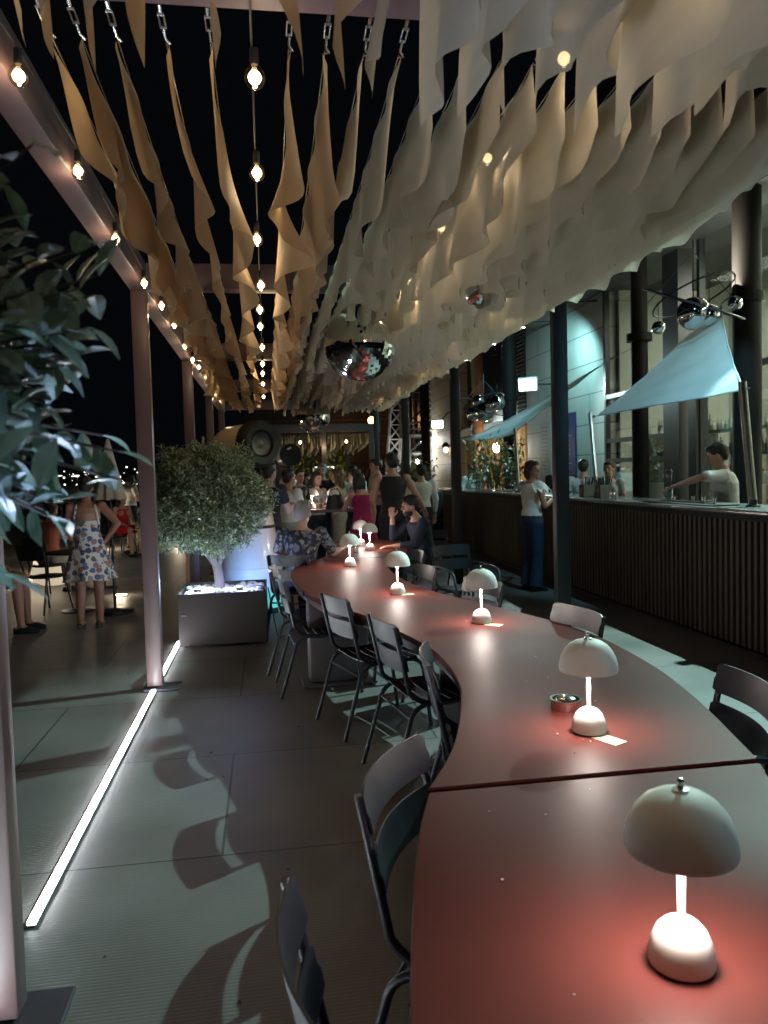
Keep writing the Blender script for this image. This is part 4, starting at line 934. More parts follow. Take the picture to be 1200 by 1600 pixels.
# glazed bay 1
def window(y0,y1,z0,z1,trans,mulls,x=FX):
    f=MB()
    for z in [z0+0.04,z1-0.04]+trans: f.box((x+0.03,(y0+y1)/2,z),(0.09,y1-y0,0.08))
    for y in [y0+0.04,y1-0.04]+mulls: f.box((x+0.03,y,(z0+z1)/2),(0.10,0.08,z1-z0))
    o=f.build('window',mull,t)
    MB().box((x+0.03,(y0+y1)/2,(z0+z1)/2),(0.012,y1-y0-0.1,z1-z0-0.1)).build('pane',glass('window_glass',(0.84,0.88,0.86),0.06,0.03),o)
window(4.0,7.2,0.0,6.55,[0.9,2.95],[5.6]); window(7.2,11.0,0.0,6.55,[0.9,2.95],[9.9]); window(11.75,14.3,0.0,6.55,[0.9,1.72,2.1,2.95],[13.0])
MB().box((FX+0.02,11.64,3.3),(0.24,0.48,6.6)).build('mullion_pier',mull,t)
MB().box((FX+0.02,11.05,1.5),(0.20,0.22,3.0)).build('mullion_pier',mull,t)
for y in (5.9,8.90,11.70): MB().tube([(6.0,y,0),(6.0,y,6.6)],0.17 if y<11 else 0.13,24).lathe([(0.2,3.60),(0.2,3.72)],(6.0,y,0),20).build('column',colm,t,smooth=True)
for y,mt in ((18.4,colm),(21.3,colw),(28.6,colm),(32,colm),(35.5,colm)): MB().tube([(6.0,y,0),(6.0,y,6.6)],0.17,20).lathe([(0.2,3.3),(0.2,3.42)],(6.0,y,0),20).build('column',mt,t,smooth=True)
MB().box((7.3,9.0,5.15),(2.6,12.0,0.30)).build('soffit',mat('soffit_dark',(0.03,0.033,0.035),0.6),t)
# bay 1 interior
inm=mat('interior_wall',(0.50,0.52,0.45),0.7,noise_amt=0.06,nscale=1.2)
MB().box((9.2,9.2,2.6),(0.1,10.4,5.2)).build('interior_wall',inm,t); MB().box((8.0,4.0,2.6),(2.4,0.1,5.2)).build('interior_wall',inm,t); MB().box((8.0,14.2,2.6),(2.3,0.08,5.2)).build('interior_wall',inm,t)
MB().box((8.0,9.1,0.02),(2.3,10.1,0.04)).build('interior_floor',beige,t)
light('interior_light','AREA',(8.0,8.6,4.8),480,(1.0,1.0,0.84),t,aim=(8.0,8.6,0),shape='RECTANGLE',size=0.5,size_y=8)
light('interior_light','AREA',(8.3,9.0,1.0),460,(1.0,1.0,0.80),t,aim=(9.1,9.0,1.7),shape='RECTANGLE',size=0.4,size_y=9)
m=MB()
for z in (1.30,1.75,2.15): m.box((7.6,12.3,z),(0.4,3.6,0.03))
for y in (10.5,11.4,12.4,13.3,14.1): m.box((7.6,y,1.1),(0.4,0.03,2.2))
m.box((7.9,8.3,2.2),(0.3,1.6,0.04)).box((7.9,8.3,1.95),(0.3,1.6,0.5))
m.build('back_shelf',mat('shelf_grey',(0.22,0.24,0.22),0.5),t)
g=MB(); rn=random.Random(4)
for z in (1.315,1.765,2.165):
    y=10.65
    while y<14.0:
        h_=rn.uniform(0.14,0.3); g.lathe([(0.03,0),(0.032,h_*0.6),(0.012,h_*0.75),(0.013,h_)],(7.5,y,z),8); y+=rn.uniform(0.09,0.16)
g.build('bottles',mat('bottle_glass',(0.28,0.32,0.26),0.15,noise_amt=0.6,nscale=5),t,smooth=True)
# bay 2: curtain, dark top, louvre
m=MB()
def cur(u,v): y=19.3+6.5*u; return (FX+0.25+0.05*math.sin(y*14),y,2.75*v)
m.grid(cur,260,2).build('curtain',mat('warm_curtain',(0.50,0.36,0.19),0.8,translucent=0.4),t,smooth=True,weld=False)
MB().box((FX+0.1,22.6,2.86),(0.25,6.6,0.24)).build('lintel',stonew,t); MB().box((FX+0.5,22.6,4.8),(0.3,6.6,3.7)).build('dark_glazing',mull,t)
m=MB()
for k in range(34): m.box((FX-0.02,19.15,2.9+0.1*k),(0.06,0.6,0.06),ry=0.5)
m.build('louvre',colm,t)
light('window_light','AREA',(FX+0.75,22.4,1.6),45,(1.0,0.74,0.40),t,aim=(FX,22.4,1.5),shape='RECTANGLE',size=5.5,size_y=2.2)
# bay 3: dark glazing with lit lines
MB().box((FX+0.3,38,3.3),(0.2,14.8,6.6)).build('dark_glazing',mull,t)
for (y,z) in ((31.5,2.9),(33.2,2.9),(31.5,2.1),(33.2,2.1)): MB().box((FX+0.17,y,z),(0.03,1.1,0.06)).build('lit_tube',emat('cool_tube',(0.7,0.9,0.85),3.0),t)
for y in (34.5,37,40): MB().box((FX+0.12,y,3.3),(0.1,0.3,6.6)).build('mullion_pier',colw,t)
# notice board and menu
t=thing('blue_notice_board',(FX-0.03,16.15,2.05),'dark blue notice board with a white heading on the stone wall','sign')
MB().box((0,0,0),(0.03,0.95,1.5),bev=0.004).build('board',mat('notice_blue',(0.02,0.03,0.12),0.5),t)
Rt=Matrix(((0,0,-1,0),(-1,0,0,0),(0,1,0,0),(0,0,0,1)))
text('By',0.22,mat('notice_print',(0.25,0.3,0.5),0.6),'heading',t,Matrix.Translation((-0.018,0.0,0.5))@Rt)
m=MB()
for k in range(8): m.box((-0.017,0.05*(k%2),0.25-0.1*k),(0.002,0.5-0.1*(k%3),0.018))
m.build('small_print',mat('notice_print',(0.25,0.3,0.5),0.6),t)
t=thing('menu_panel',(FX-0.03,17.45,2.05),'grey menu panel with rows of small print left of the blue board','sign')
MB().box((0,0,0),(0.03,0.7,1.3),bev=0.004).build('board',mat('menu_grey',(0.30,0.29,0.27),0.6),t)
m=MB()
for k in range(12): m.box((-0.017,0,0.52-0.09*k),(0.002,0.45-0.08*(k%3),0.014))
m.build('small_print',mat('print_dark',(0.08,0.08,0.08),0.6),t)
# floodlights
def flood(loc,aim,label,e,col,bracket=None,size=1.6,soft=0.03,blend=0.35,sc_=1.0,intens=10):
    t=thing('floodlight',loc,label,'floodlight','floodlights on the building'); d=(Vector(aim)-Vector(loc)).normalized()
    R_=d.to_track_quat('-Z','Y').to_matrix()
    def tf(m): m.v=[tuple(R_@(Vector(v)*sc_)) for v in m.v]; return m
    tf(MB().box((0,0,0.07),(0.42,0.30,0.12),bev=0.015)).build('housing',mat('flood_housing',(0.55,0.56,0.55),0.4),t,smooth=True)
    m=MB()
    for k in range(7): m.box((-0.18+0.06*k,0,0.15),(0.012,0.26,0.05))
    tf(m).build('fins',mat('flood_housing',(0.55,0.56,0.55),0.4),t)
    tf(MB().box((0,0,0.006),(0.37,0.25,0.006))).build('lens',emat('flood_lens',(0.75,1.0,0.95),intens),t)
    b=MB().tube([(0,0,0),tuple(Vector(bracket)-Vector(loc))] if bracket else [(0,0,0),(0.3,0,0.2)],0.02,8); b.build('bracket',M_dark,t)
    light('flood_beam','SPOT',tuple(d*0.03),e,col,t,aim=None,spot_size=size,spot_blend=blend,shadow_soft_size=soft).rotation_euler=d.to_track_quat('-Z','Y').to_euler()
    return t
flood((5.5,7.3,5.15),(2.3,3.3,0.3),'floodlight high on the column above the nearest tables',FLOOD_E,FLOOD_COL,(6.0,8.9,5.0),1.34,blend=0.35)
fl=[o for o in bpy.data.objects if o.name=='floodlight'][0]
az=Vector((-3.2,-4.0,0)).normalized()
MB().box(tuple(az*0.30+Vector((0,0,0.05))),(0.012,0.95,0.40),rz=math.atan2(az.y,az.x)).build('added_beam_cutoff',M_dark,fl)  # added plate that keeps the beam off the streamers
flood((4.3,6.5,4.4),(4.85,7.9,2.6),'added cyan floodlight brightening the triangular sail over the bartender',290,(0.36,0.84,1.0),(5.9,6.0,4.6),1.0,sc_=0.5)  # added lamp, hidden behind the streamers, to brighten the sail
flood((5.75,16.35,3.45),(2.0,9.5,1.0),'white floodlight bracketed off the stone wall above the blue board',320,(0.75,1.0,0.95),(6.6,16.6,3.5),2.0,0.05,intens=1.3)
flood((5.8,25.6,3.2),(1.5,13.5,1.0),'farther white floodlight beside the beige stone wall',130,(0.85,1.0,0.95),(6.6,26.2,3.9),1.6,0.05,intens=1.3)
flood((5.7,1.3,4.1),(0.9,2.6,0.8),'blue green floodlight out beside the nearest table section',170,(0.25,0.72,1.0),(6.6,1.3,4.3),1.6)
t=thing('wall_lantern',(6.45,27.2,2.25),'small warm lantern glowing beside the beige wall','lantern')
MB().lathe([(0.12,-0.02),(0.16,0.0),(0.14,0.06),(0.05,0.16)],(0,0,0.24),12).build('hood',M_dark,t); MB().ell((0,0,0.12),(0.09,0.09,0.10),12,8).build('glow',emat('lantern_glow',(1,0.75,0.4),6),t)
t=thing('window_spotlight',(6.25,20.4,2.2),'glaring white lamp shining in front of the warm curtain','lamp')
MB().ell((0,0,0),(0.09,0.09,0.13),14,10).build('bulb',emat('glare',(1.0,0.97,0.88),60),t); MB().tube([(0,0,0.12),(0.1,0,0.5),(0.36,0,0.55)],0.015,8).build('arm',M_dark,t)
light('glare_light','POINT',(-0.02,0,-0.15),30,(1.0,0.86,0.62),t,shadow_soft_size=0.08)
for k,(y,nm) in enumerate(((14.6,'nearest'),(16.6,'second'),(18.8,'third'),(21.5,'farthest'))):
    t=thing('downlight',(5.75,y,4.75),'%s of the small white downlights along the building edge'%nm,'downlight','downlights along the building edge')
    MB().lathe([(0.05,0),(0.07,0.02),(0.07,0.12),(0.0004,0.12)],(0,0,0),16).build('housing',M_dark,t); MB().lathe([(0.0004,-0.002),(0.05,-0.002)],(0,0,0),16).build('lens',emat('cool_white_glow',(0.9,1.0,0.95),40),t)
    MB().tube([(0,0,0.1),(0.9,0,0.15)],0.02,6).build('arm',M_dark,t)
q=bpy.data.objects['downlight']
light('sail_spot','SPOT',(0,0,-0.05),420,(0.40,0.92,1.0),q,aim=(-0.25,1.2,-1.6),spot_size=2.7,spot_blend=0.7,shadow_soft_size=0.05)
# ball mobiles
def mobile(c,balls,label):
    t=thing('ball_mobile',c,label,'mobile','mobiles of mirror balls over the bar')
    for k,(rr,tl,z) in enumerate(((0.62,0.35,0.12),(0.5,-0.3,0.22))):
        R_=Matrix.Rotation(tl,3,'X')@Matrix.Rotation(0.25*(-1)**k,3,'Y')
        MB().tube([R_@Vector((rr*math.cos(a),rr*math.sin(a),0))+Vector((0,0,z)) for a in [2*PI*i/40 for i in range(41)]],0.012,6).build('hoop',M_dark,t,smooth=True)
    MB().tube([(0,0,0.12),(0,0,0.9)],0.008,6).tube([(0.6,0,0.12),(0,0,0.75),(-0.6,0,0.12)],0.006,6).build('wires',M_dark,t)
    for (p,r) in balls:
        b=MB().ell(p,(r,)*3,32,20).build('ball',mat('polished_ball',(0.75,0.78,0.8),0.05,1.0,noise_amt=0.02),t,smooth=True)
        MB().tube([Vector(p)+Vector((0,0,r)),Vector(p)+Vector((0,0,r+0.25))],0.005,5).build('hanger',M_dark,b)
    return t
mobile((5.25,8.85,3.45),[((0.0,0,0),0.20),((0.15,-0.1,-0.04),0.13),((0.33,-0.35,0.05),0.085),((-0.2,0.48,-0.08),0.085)],'mirror ball mobile with hoops above the bartender')
mobile((5.2,17.9,3.0),[((0.0,0,0),0.24),((-0.15,0.35,-0.02),0.18),((0.1,-0.3,0.16),0.16),((-0.1,0.1,0.26),0.15),((0.1,-0.75,0.14),0.18),((0.05,0.25,0.2),0.13)],'cluster of mirror balls on hoops above the red flowers')
# ---------------------------------------------------------------- plants by the bar
def plant_box(loc,d,n,label,lm,flowers=None,h=0.55,seed=1,L=0.10,cat='plant'):
    t=thing('potted_plant',loc,label,cat)
    MB().box((0,0,0.2),(d[0],d[1],0.4),bev=0.01).build('trough',mat('trough',(0.10,0.09,0.08),0.6),t)
    rn=random.Random(seed); m=MB(); st=MB(); fl=MB()
    for i in range(n):
        b=Vector((rn.uniform(-d[0]/2,d[0]/2)*0.9,rn.uniform(-d[1]/2,d[1]/2)*0.9,0.38)); tp=b+Vector((rn.uniform(-.28,.28),rn.uniform(-.28,.28),h*rn.uniform(0.4,1.15)))
        st.tube([b,b.lerp(tp,0.5)+Vector((0,0,0.06)),tp],[0.006,0.004,0.002],4,cap=False)
        for q in range(11):
            t_=0.15+0.85*q/10; leaf(m,b.lerp(tp,t_)+Vector((0,0,0.05*math.sin(PI*t_))),rdir(rn)+Vector((0,0,0.2)),(rdir(rn)*0.4+Vector((0,0,1))).normalized(),L*rn.uniform(0.6,1.2),L*0.36,0.3,3)
        if flowers and rn.random()<0.28:
            for q in range(6): leaf(fl,tp,rdir(rn)+Vector((0,0,0.3)),rdir(rn),0.06,0.05,0.2,3)
    m.build('foliage',lm,t,weld=False); st.build('stem',bark,t)
    if flowers: fl.build('flowers',flowers,t,weld=False)
    return t
lf1=leafmat('flower_leaf',(0.10,0.15,0.05),(0.22,0.25,0.12)); lf2=leafmat('lime_leaf',(0.22,0.26,0.04),(0.40,0.42,0.08)); lf3=leafmat('dark_leaf',(0.025,0.05,0.025),(0.06,0.09,0.04))
plant_box((4.55,15.0,0.82),(0.5,3.0),90,'green plants with red flowers growing behind the counter',lf1,W('red_petal',(0.5,0.02,0.02)),0.95,3,0.13)
plant_box((4.2,21.5,0.55),(0.6,1.2),60,'lime green bush behind the fan',lf2,None,1.0,4,0.12)
plant_box((5.0,26.5,0.5),(1.2,3.4),90,'dark hedge in front of the far windows',lf3,None,1.1,5,0.16)
# side station
t=thing('service_cabinet',(3.15,18.5,0),'low brown service cabinet beside the bar','cabinet')
MB().box((0,0,0.52),(1.1,0.7,1.02),bev=0.01).build('body',mat('cabinet_brown',(0.10,0.05,0.04),0.5),t); MB().box((0,0,1.05),(1.16,0.76,0.03)).build('top',mat('counter_steel',(0.25,0.26,0.26),0.18,0.6),t); MB().box((0,-0.356,0.55),(0.008,0.01,0.9)).build('door_gap',M_black,t)
t=thing('amplifier_box',(2.95,18.55,1.066),'pale grey box with a dark square grille on the cabinet','box')
MB().box((0,0,0.15),(0.5,0.35,0.30),bev=0.01).build('case',mat('case_grey',(0.42,0.40,0.38),0.5),t); MB().box((-0.02,-0.178,0.17),(0.13,0.01,0.10)).build('grille',M_black,t); MB().box((0.12,-0.178,0.07),(0.12,0.008,0.02)).build('label_strip',M_dark,t)
t=thing('desk_fan',(3.42,16.9,1.02),'round wire cage fan standing behind the speaker','fan')
m=MB()
for yy,rr in ((-0.07,0.26),(0.07,0.26),(0,0.28),(-0.085,0.18),(-0.09,0.09)): m.tube([(rr*math.cos(2*PI*i/28),yy,0.38+rr*math.sin(2*PI*i/28)) for i in range(29)],0.004 if rr<0.28 else 0.009,5)
for k in range(28): a=2*PI*k/28; m.tube([(0.04*math.cos(a),-0.09,0.38+0.04*math.sin(a)),(0.27*math.cos(a),-0.05,0.38+0.27*math.sin(a))],0.002,4)
m.build('cage',M_steel,t)
m=MB()
for k in range(4):
    R_=Matrix.Rotation(PI/2*k,3,'Y'); m.grid(lambda u,v:R_@Vector((0.05+0.17*u,0.03*(v-0.5)*1.5,(v-0.5)*0.14*(0.5+u)))+Vector((0,0,0.38)),4,3)
m.build('blades',M_dark,t,weld=False,solid=0.003); MB().lathe([(0.12,0),(0.12,0.02),(0.02,0.04),(0.02,0.3)],(0,0,0),20).ell((0,0.03,0.38),(0.05,0.09,0.05),12,8).build('stand',M_dark,t,smooth=True)
for k,(z,h_) in enumerate(((0,0.58),(0.59,0.60))):
    t=thing('loudspeaker',(3.35,15.9,z),('lower','upper')[k]+' black loudspeaker of the stack by the pergola post','loudspeaker','stacked loudspeakers')
    MB().box((0,0,h_/2),(0.55,0.5,h_-0.01),bev=0.012).build('cabinet',mat('speaker_black',(0.02,0.02,0.021),0.6,bump=0.3,bscale=120),t,smooth=True); MB().box((0,-0.253,h_/2),(0.46,0.01,h_-0.12)).build('grille',mat('speaker_grille',(0.03,0.03,0.03),0.4,0.5,bump=0.8,bscale=300),t)
    MB().box((0,-0.26,0.09),(0.07,0.004,0.025)).build('badge',M_steel,t)
# ---------------------------------------------------------------- bar table with the crowd
t=thing('high_table',(0.86,11.55,0),'dark high table crowded with glasses in the middle distance','table')
MB().box((0,0,1.07),(1.15,0.75,0.05),bev=0.008).build('tabletop',M_tedge,t)
for x in (-0.5,0.5):
    for y in (-0.3,0.3): MB().box((x,y,0.52),(0.05,0.05,1.04)).build('leg',M_dark,t)
z=1.096
dup(lamp0,(0.66,11.42,z),1.0,'dome lamp on the high table, left of the pair'); dup(lamp0,(0.97,11.35,z),2.0,'dome lamp on the high table, right of the pair behind the black bag')
t=thing('hand_bag',(0.98,11.24,z),'black handbag standing on the high table','bag')
def bag(u,v):
    a=2*PI*u; w_=0.14*(1-0.25*v**2); return (w_*math.cos(a),0.07*math.sin(a)*(1-0.4*v),0.20*v+0.01*math.sin(a*3)*v)
MB().grid(bag,24,8).build('bag_body',mat('bag_leather',(0.012,0.012,0.013),0.4),t,smooth=True); MB().tube([(-0.08,0,0.19)]+[(0.08*math.cos(a),0,0.2+0.09*math.sin(a)) for a in [PI-PI*i/8 for i in range(9)]]+[(0.08,0,0.19)],0.007,6).build('handle',M_black,t,smooth=True)
gm=glass('clear_glass'); rn=random.Random(9)
for k,(x,y) in enumerate(((0.36,11.5),(0.40,11.3),(0.45,11.42),(0.50,11.28),(0.55,11.5),(0.78,11.32),(1.1,11.5),(1.15,11.3),(1.22,11.42),(1.28,11.3))):
    t=thing('drinking_glass',(x,y,z),'%s drinking glass from the left end of the high table'%ORD[k],'glass','drinking glasses on the high table')
    MB().lathe([(0.030,0),(0.036,0.13),(0.034,0.13),(0.028,0.006),(0.0004,0.006)],(0,0,0),14).build('glass_body',gm,t,smooth=True)
    MB().lathe([(0.028,0.008),(0.032,0.05+0.05*rn.random()),(0.0004,0.06)],(0,0,0),12).build('drink',mat('amber_drink',(0.35,0.16,0.05),0.2),t,smooth=True)
for k,(x,y) in enumerate(((0.42,11.55),(0.60,11.3),(1.05,11.6))):
    t=thing('wine_bottle',(x,y,z),('dark bottle at the left end of the high table','dark bottle beside the left lamp of the high table','dark bottle at the back of the high table')[k],'bottle')
    MB().lathe([(0.037,0),(0.038,0.02),(0.038,0.19),(0.015,0.235),(0.014,0.30),(0.0004,0.30)],(0,0,0),16).build('bottle_body',mat('green_bottle',(0.02,0.035,0.02),0.1),t,smooth=True)
    MB().lathe([(0.0386,0.06),(0.0386,0.14)],(0,0,0),16).build('label_band',mat('bottle_label',(0.5,0.48,0.42),0.7),t)
t=thing('drinking_glass',(0.92,8.15,0.75),'small clear glass near the floral shirt man\'s hand','glass')
MB().lathe([(0.030,0),(0.036,0.11),(0.034,0.11),(0.028,0.006),(0.0004,0.006)],(0,0,0),16).build('glass_body',gm,t,smooth=True)
# ---------------------------------------------------------------- left terrace
def cafe_chair(loc,rz,label):
    t=thing('cafe_chair',loc,label,'chair','black chairs on the left terrace',rz)
    MB().lathe([(0.0004,0.455),(0.20,0.455),(0.212,0.448),(0.212,0.436),(0.20,0.430),(0.0004,0.430)],(0,0,0),28).build('seat',M_dark,t,smooth=True)
    for sx in (-1,1):
        MB().tube([(sx*0.15,0.14,0.44),(sx*0.19,0.22,0)],0.012,8).build('leg',M_dark,t,smooth=True)
        MB().tube([(sx*0.18,-0.26,0),(sx*0.16,-0.17,0.44)],0.012,8).build('leg',M_dark,t,smooth=True)
        MB().tube([(sx*0.16,-0.17,0.44),(sx*0.19,-0.21,0.62),(sx*0.19,-0.25,0.84)],0.012,8).build('back_post',M_dark,t,smooth=True)
    def bk(u,v): return ((u-0.5)*0.40,-0.235-0.05*v-0.05*(1-(2*u-1)**2),0.66+0.19*v)
    MB().grid(bk,12,4).build('backrest',M_dark,t,smooth=True,solid=0.008)
    return t
cafe_chair((-2.72,9.95,0),-0.5,'black chair with round seat next to the woman in the floral dress')
cafe_chair((-3.05,11.25,0),-0.5,'black chair carrying the person in grey trousers')
cafe_chair((-3.12,8.70,0),-PI/2,'black chair at the left edge under the person in green shorts')
cafe_chair((-3.05,16.9,0),-2.35,'black chair carrying the woman in red')
cafe_chair((-2.50,17.4,0),1.9,'black chair carrying the barelegged person by the bush')
cafe_chair((-3.6,17.6,0),-1.2,'empty black chair left of the woman in red')
def cafe_table(loc,label):
    t=thing('cafe_table',loc,label,'table','small tables on the left terrace')
    MB().lathe([(0.0004,0.745),(0.35,0.745),(0.355,0.735),(0.35,0.722),(0.0004,0.722)],(0,0,0),32).build('tabletop',M_dark,t,smooth=True); MB().lathe([(0.2,0),(0.2,0.012),(0.03,0.03),(0.025,0.72)],(0,0,0),20).build('pedestal',M_dark,t,smooth=True)
cafe_table((-2.45,11.9,0),'round black table in front of the person in grey trousers'); cafe_table((-2.35,9.3+0.6,0),'round black table just behind the woman in the floral dress'); cafe_table((-2.9,17.9,0),'round black table between the seated group on the left terrace')
t=thing('white_pot',(-3.35,12.6,0),'round white glowing pot under the tables on the left terrace','pot')
MB().lathe([(0.16,0),(0.27,0.06),(0.31,0.22),(0.27,0.38),(0.22,0.42),(0.0004,0.42)],(0,0,0),28).build('shell',emat('pot_glow',(1.0,0.86,0.62),0.5),t,smooth=True)
light('pot_light','POINT',(-0.1,-0.1,0.6),14,(1,0.82,0.55),t,shadow_soft_size=0.15)
for k,(x,y,e) in enumerate(((-2.05,11.0,6),(-3.9,18.5,45),(-2.2,19.5,35),(-4.2,14.0,28))):
    t=thing('floor_spot',(x,y,0.0),('bright floor spot right of the floral dress hem','warm floor spot far behind the woman in red','warm floor spot behind the round bush','warm floor spot at the far left of the terrace')[k],'floor light','round lights set in the terrace floor')
    MB().lathe([(0.10,0.0),(0.10,0.012),(0.085,0.014)],(0,0,0),20).build('ring',M_steel,t); MB().lathe([(0.0004,0.016),(0.085,0.015)],(0,0,0),20).build('lens',emat('warm_white_glow',(1,0.94,0.82),9),t)
    light('spot_light','POINT',(0,0,0.3 if k else 0.12),e,(1,0.80,0.55),t,shadow_soft_size=0.06)
# folded parasol
t=thing('folded_parasol',(-1.86,9.6,0),'closed white lace parasol with a scalloped cream hem','parasol')
def par(u,v):
    a=2*PI*u; r=(0.012+0.13*v**0.9)*(1+0.22*math.cos(a*8)*v); return (r*math.cos(a),r*math.sin(a),2.11-0.66*v)
stripe=mat('lace_white',(0.42,0.41,0.42),0.8,sheer=0.15); nt=stripe.node_tree
MB().grid(par,96,14).build('canopy',stripe,t,smooth=True,weld=False,auto=False)
def hemf(u,v):
    a=2*PI*u; r=(0.142+0.02*v)*(1+0.22*math.cos(a*8)); return (r*math.cos(a)+0.0,r*math.sin(a),1.45-(0.055+0.03*abs(math.cos(a*4)))*v)
MB().grid(hemf,96,3).build('hem',mat('cream_fringe',(0.60,0.50,0.34),0.8),t,smooth=True,weld=False,auto=False)
MB().tube([(0,0,0.02),(0,0,2.14)],0.017,12).build('pole',M_dark,t,smooth=True); MB().lathe([(0.22,0),(0.22,0.04),(0.03,0.06)],(0,0,0),24).build('foot',M_dark,t,smooth=True); MB().ell((0,0,2.15),(0.014,0.014,0.022),10,6).build('finial',M_dark,t)
# terrace parapet with glass
t=thing('terrace_railing',(0,0,0),'dark railing along the far left edge of the terrace','railing')
for k in range(12): MB().box((-5.6,4+k*2.6,0.5),(0.05,0.05,1.0)).build('post',M_dark,t)
MB().box((-5.6,18.5,1.02),(0.06,30,0.05)).build('handrail',M_dark,t)
MB().box((-5.6,18.5,0.5),(0.012,29.8,0.85)).build('glass_panel',glass('rail_glass',(0.5,0.5,0.5),0.04),t)
# ---------------------------------------------------------------- far background
t=thing('second_pergola',(0,0,0),'second pergola with a fringe of cloth streamers beyond the crowd','pergola')
for x in (0.35,2.75,1.5):
    for y in (20.0,26.0): MB().box((x,y,1.35),(0.12,0.12,2.7)).build('post',mat('far_frame',(0.05,0.03,0.03),0.6),t)
for y in (20.0,26.0): MB().box((1.55,y,2.8),(2.9,0.14,0.20)).build('cross_beam',mat('far_frame',(0.05,0.03,0.03),0.6),t)
for x in (0.16,2.94): MB().box((x,23,2.8),(0.12,5.84,0.20)).build('side_beam',mat('far_frame',(0.05,0.03,0.03),0.6),t)
m=MB(); rn=random.Random(8)
for i in range(34):
    x=0.3+2.5*i/33; y=20.2+rn.random()*0.3; L_=rn.uniform(0.28,0.62)*(0.75+0.4*math.sin(PI*i/33))
    ph=rn.random()*6
    m.grid(lambda u,v:(x+0.035*math.sin(9*u+ph)*v+(rn.random()*0),y+1.6*u,2.68-L_*v*(1-0.75*abs(u-0.5))),14,5)
tag(m.build('streamer_fringe',M_cloth,t,smooth=True,weld=False,auto=False))
for x in (0.9,1.5,2.1):
    MB().ell((x,20.1,2.45),(0.03,0.03,0.04),8,6).build('bulb',M_bulbglow,t)
    light('bulb_light','POINT',(x,19.8,2.3),5,(1,0.78,0.45),t,shadow_soft_size=0.05)
brick=joints_mat('dark_brick',(0.060,0.040,0.035),0.9,0.22,0.02,0.7,'XZ',0.3)
t=thing('brick_building',(0,0,0),'dark brick building with horizontal bands far behind the pergola','building')
MB().box((3.2,44,4.0),(8.0,6,8.0)).build('wall',brick,t)
for k in range(12): MB().box((3.2,40.96,2.2+0.45*k),(8.04,0.06,0.04)).build('band',mat('band_grey',(0.09,0.07,0.065),0.6),t)
t=thing('lit_doorway',(2.65,36,0),'white framed lit doorway sign beyond the crowd','sign')
MB().box((0,0,1.95),(1.0,0.06,0.06)).box((-0.48,0,1.2),(0.05,0.06,1.5)).box((0.48,0,1.2),(0.05,0.06,1.5)).build('frame',emat('soft_white_glow',(0.95,1,0.9),1.2),t); MB().box((0,0.05,1.1),(0.95,0.02,1.7)).build('panel',mat('panel_dim',(0.06,0.055,0.05),0.6),t)
for k in range(2): light('greenery_light','POINT',(1.2+1.2*k,27.4,1.0),24,(1,0.95,0.5),None,shadow_soft_size=0.1).parent=t
for o in [c for c in bpy.data.objects if c.parent==t and c.type=='LIGHT']: o.location=Vector(o.location)-Vector(t.location)
plant_box((1.6,28.8,0.0),(3.4,0.8),110,'yellow green lit plants behind the second pergola',lf2,None,1.9,6,0.22)
t=thing('street_lamp',(5.35,42-3.5,0),'tall street lamp with an orange glow before the dark brick building','street lamp')
MB().tube([(0,0,0),(0,0,4.1)],0.05,10).build('pole',mat('lamp_pole_red',(0.20,0.07,0.05),0.5),t,smooth=True); MB().ell((0,0,4.25),(0.20,0.20,0.20),14,10).build('globe',emat('orange_glow',(1.0,0.50,0.14),14),t,smooth=True)
light('globe_light','POINT',(0,-0.5,4.2),60,(1,0.5,0.18),t,shadow_soft_size=0.2)
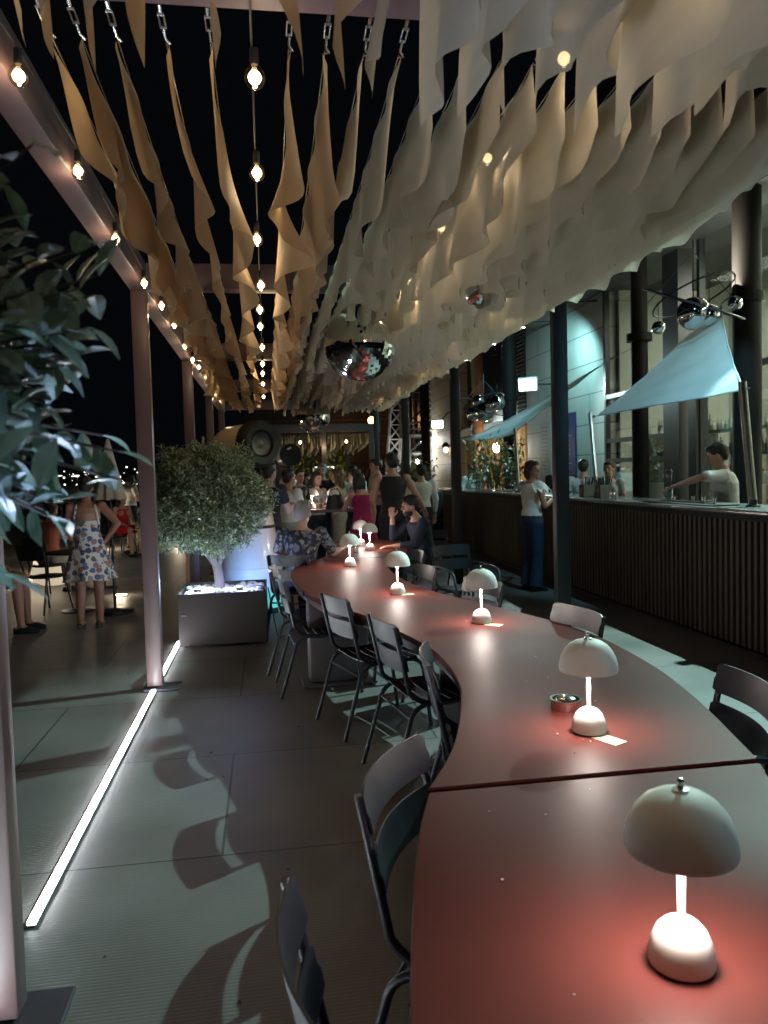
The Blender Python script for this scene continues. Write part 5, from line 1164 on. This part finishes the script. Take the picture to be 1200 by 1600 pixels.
# lattice tower and metal stair
t=thing('lattice_tower',(5.2,31.0,0),'white lattice tower leaning beside the metal stair','tower')
m=MB(); 
def lat(m,x0,x1,zt,y=0.0,r=0.03,n=9,dx=0.0):
    for s,x in ((0,x0),(1,x1)):
        for yy in (y,y+0.4): m.tube([(x,yy,0),(x+dx,yy,zt)],r,6)
    for k in range(n):
        a=k/n*zt;b=(k+1)/n*zt; 
        m.tube([(x0+dx*k/n,y,a),(x1+dx*(k+1)/n,y,b)],r*0.7,5); m.tube([(x1+dx*k/n,y,a),(x0+dx*(k+1)/n,y,b)],r*0.7,5)
        m.tube([(x0+dx*k/n,y+0.4,a),(x1+dx*(k+1)/n,y+0.4,b)],r*0.7,5); m.tube([(x0+dx*(k+1)/n,y,b),(x1+dx*(k+1)/n,y,b)],r*0.7,5)
lat(m,-0.45,0.05,6.5,0,0.035,11,0.55); m.build('lattice',mat('white_steel',(0.5,0.5,0.48),0.4),t)
t=thing('metal_stair',(6.3,30.5,0),'dark metal stair and platform with white treads by the lattice tower','stair')
m=MB(); lat(m,-0.55,0.75,6.0,0,0.045,5); m.build('frame',M_dark,t)
MB().box((0.1,0.3,3.05),(1.9,1.2,0.10)).box((0.1,-0.28,3.55),(1.9,0.04,0.05)).box((0.1,-0.28,3.3),(1.9,0.03,0.03)).build('platform',M_dark,t)
for k in range(9): MB().box((0.45+0.08*k*0,-0.1,3.25+0.22*k),(1.1,0.28,0.05)).build('tread',mat('white_steel',(0.5,0.5,0.48),0.4),t)
for k in range(4): MB().box((0.0,0.6,1.5+0.28*k),(1.2,0.1,0.10)).build('tread',mat('white_steel',(0.5,0.5,0.48),0.4),t)
for k,(x,z) in enumerate(((0.95,4.55),(0.05,2.95),(-0.25,2.15))):
    q=thing('work_lamp',(6.3+x-0.15,29.9,z-0.15),('highest','middle','lowest')[k]+' of three glaring white lamps on the metal stair','lamp','glaring lamps on the metal stair')
    MB().ell((0,0,0),(0.11,0.11,0.11),12,8).build('bulb',emat('glare',(1.0,0.97,0.88),60),q,smooth=True); MB().tube([(0,0,0.1),(0,0.5,0.2)],0.02,6).build('arm',M_dark,q)
    light('glare_light','POINT',(0,-0.25,0),22,(1,0.97,0.9),q,shadow_soft_size=0.1)
# trodden spots on the floor
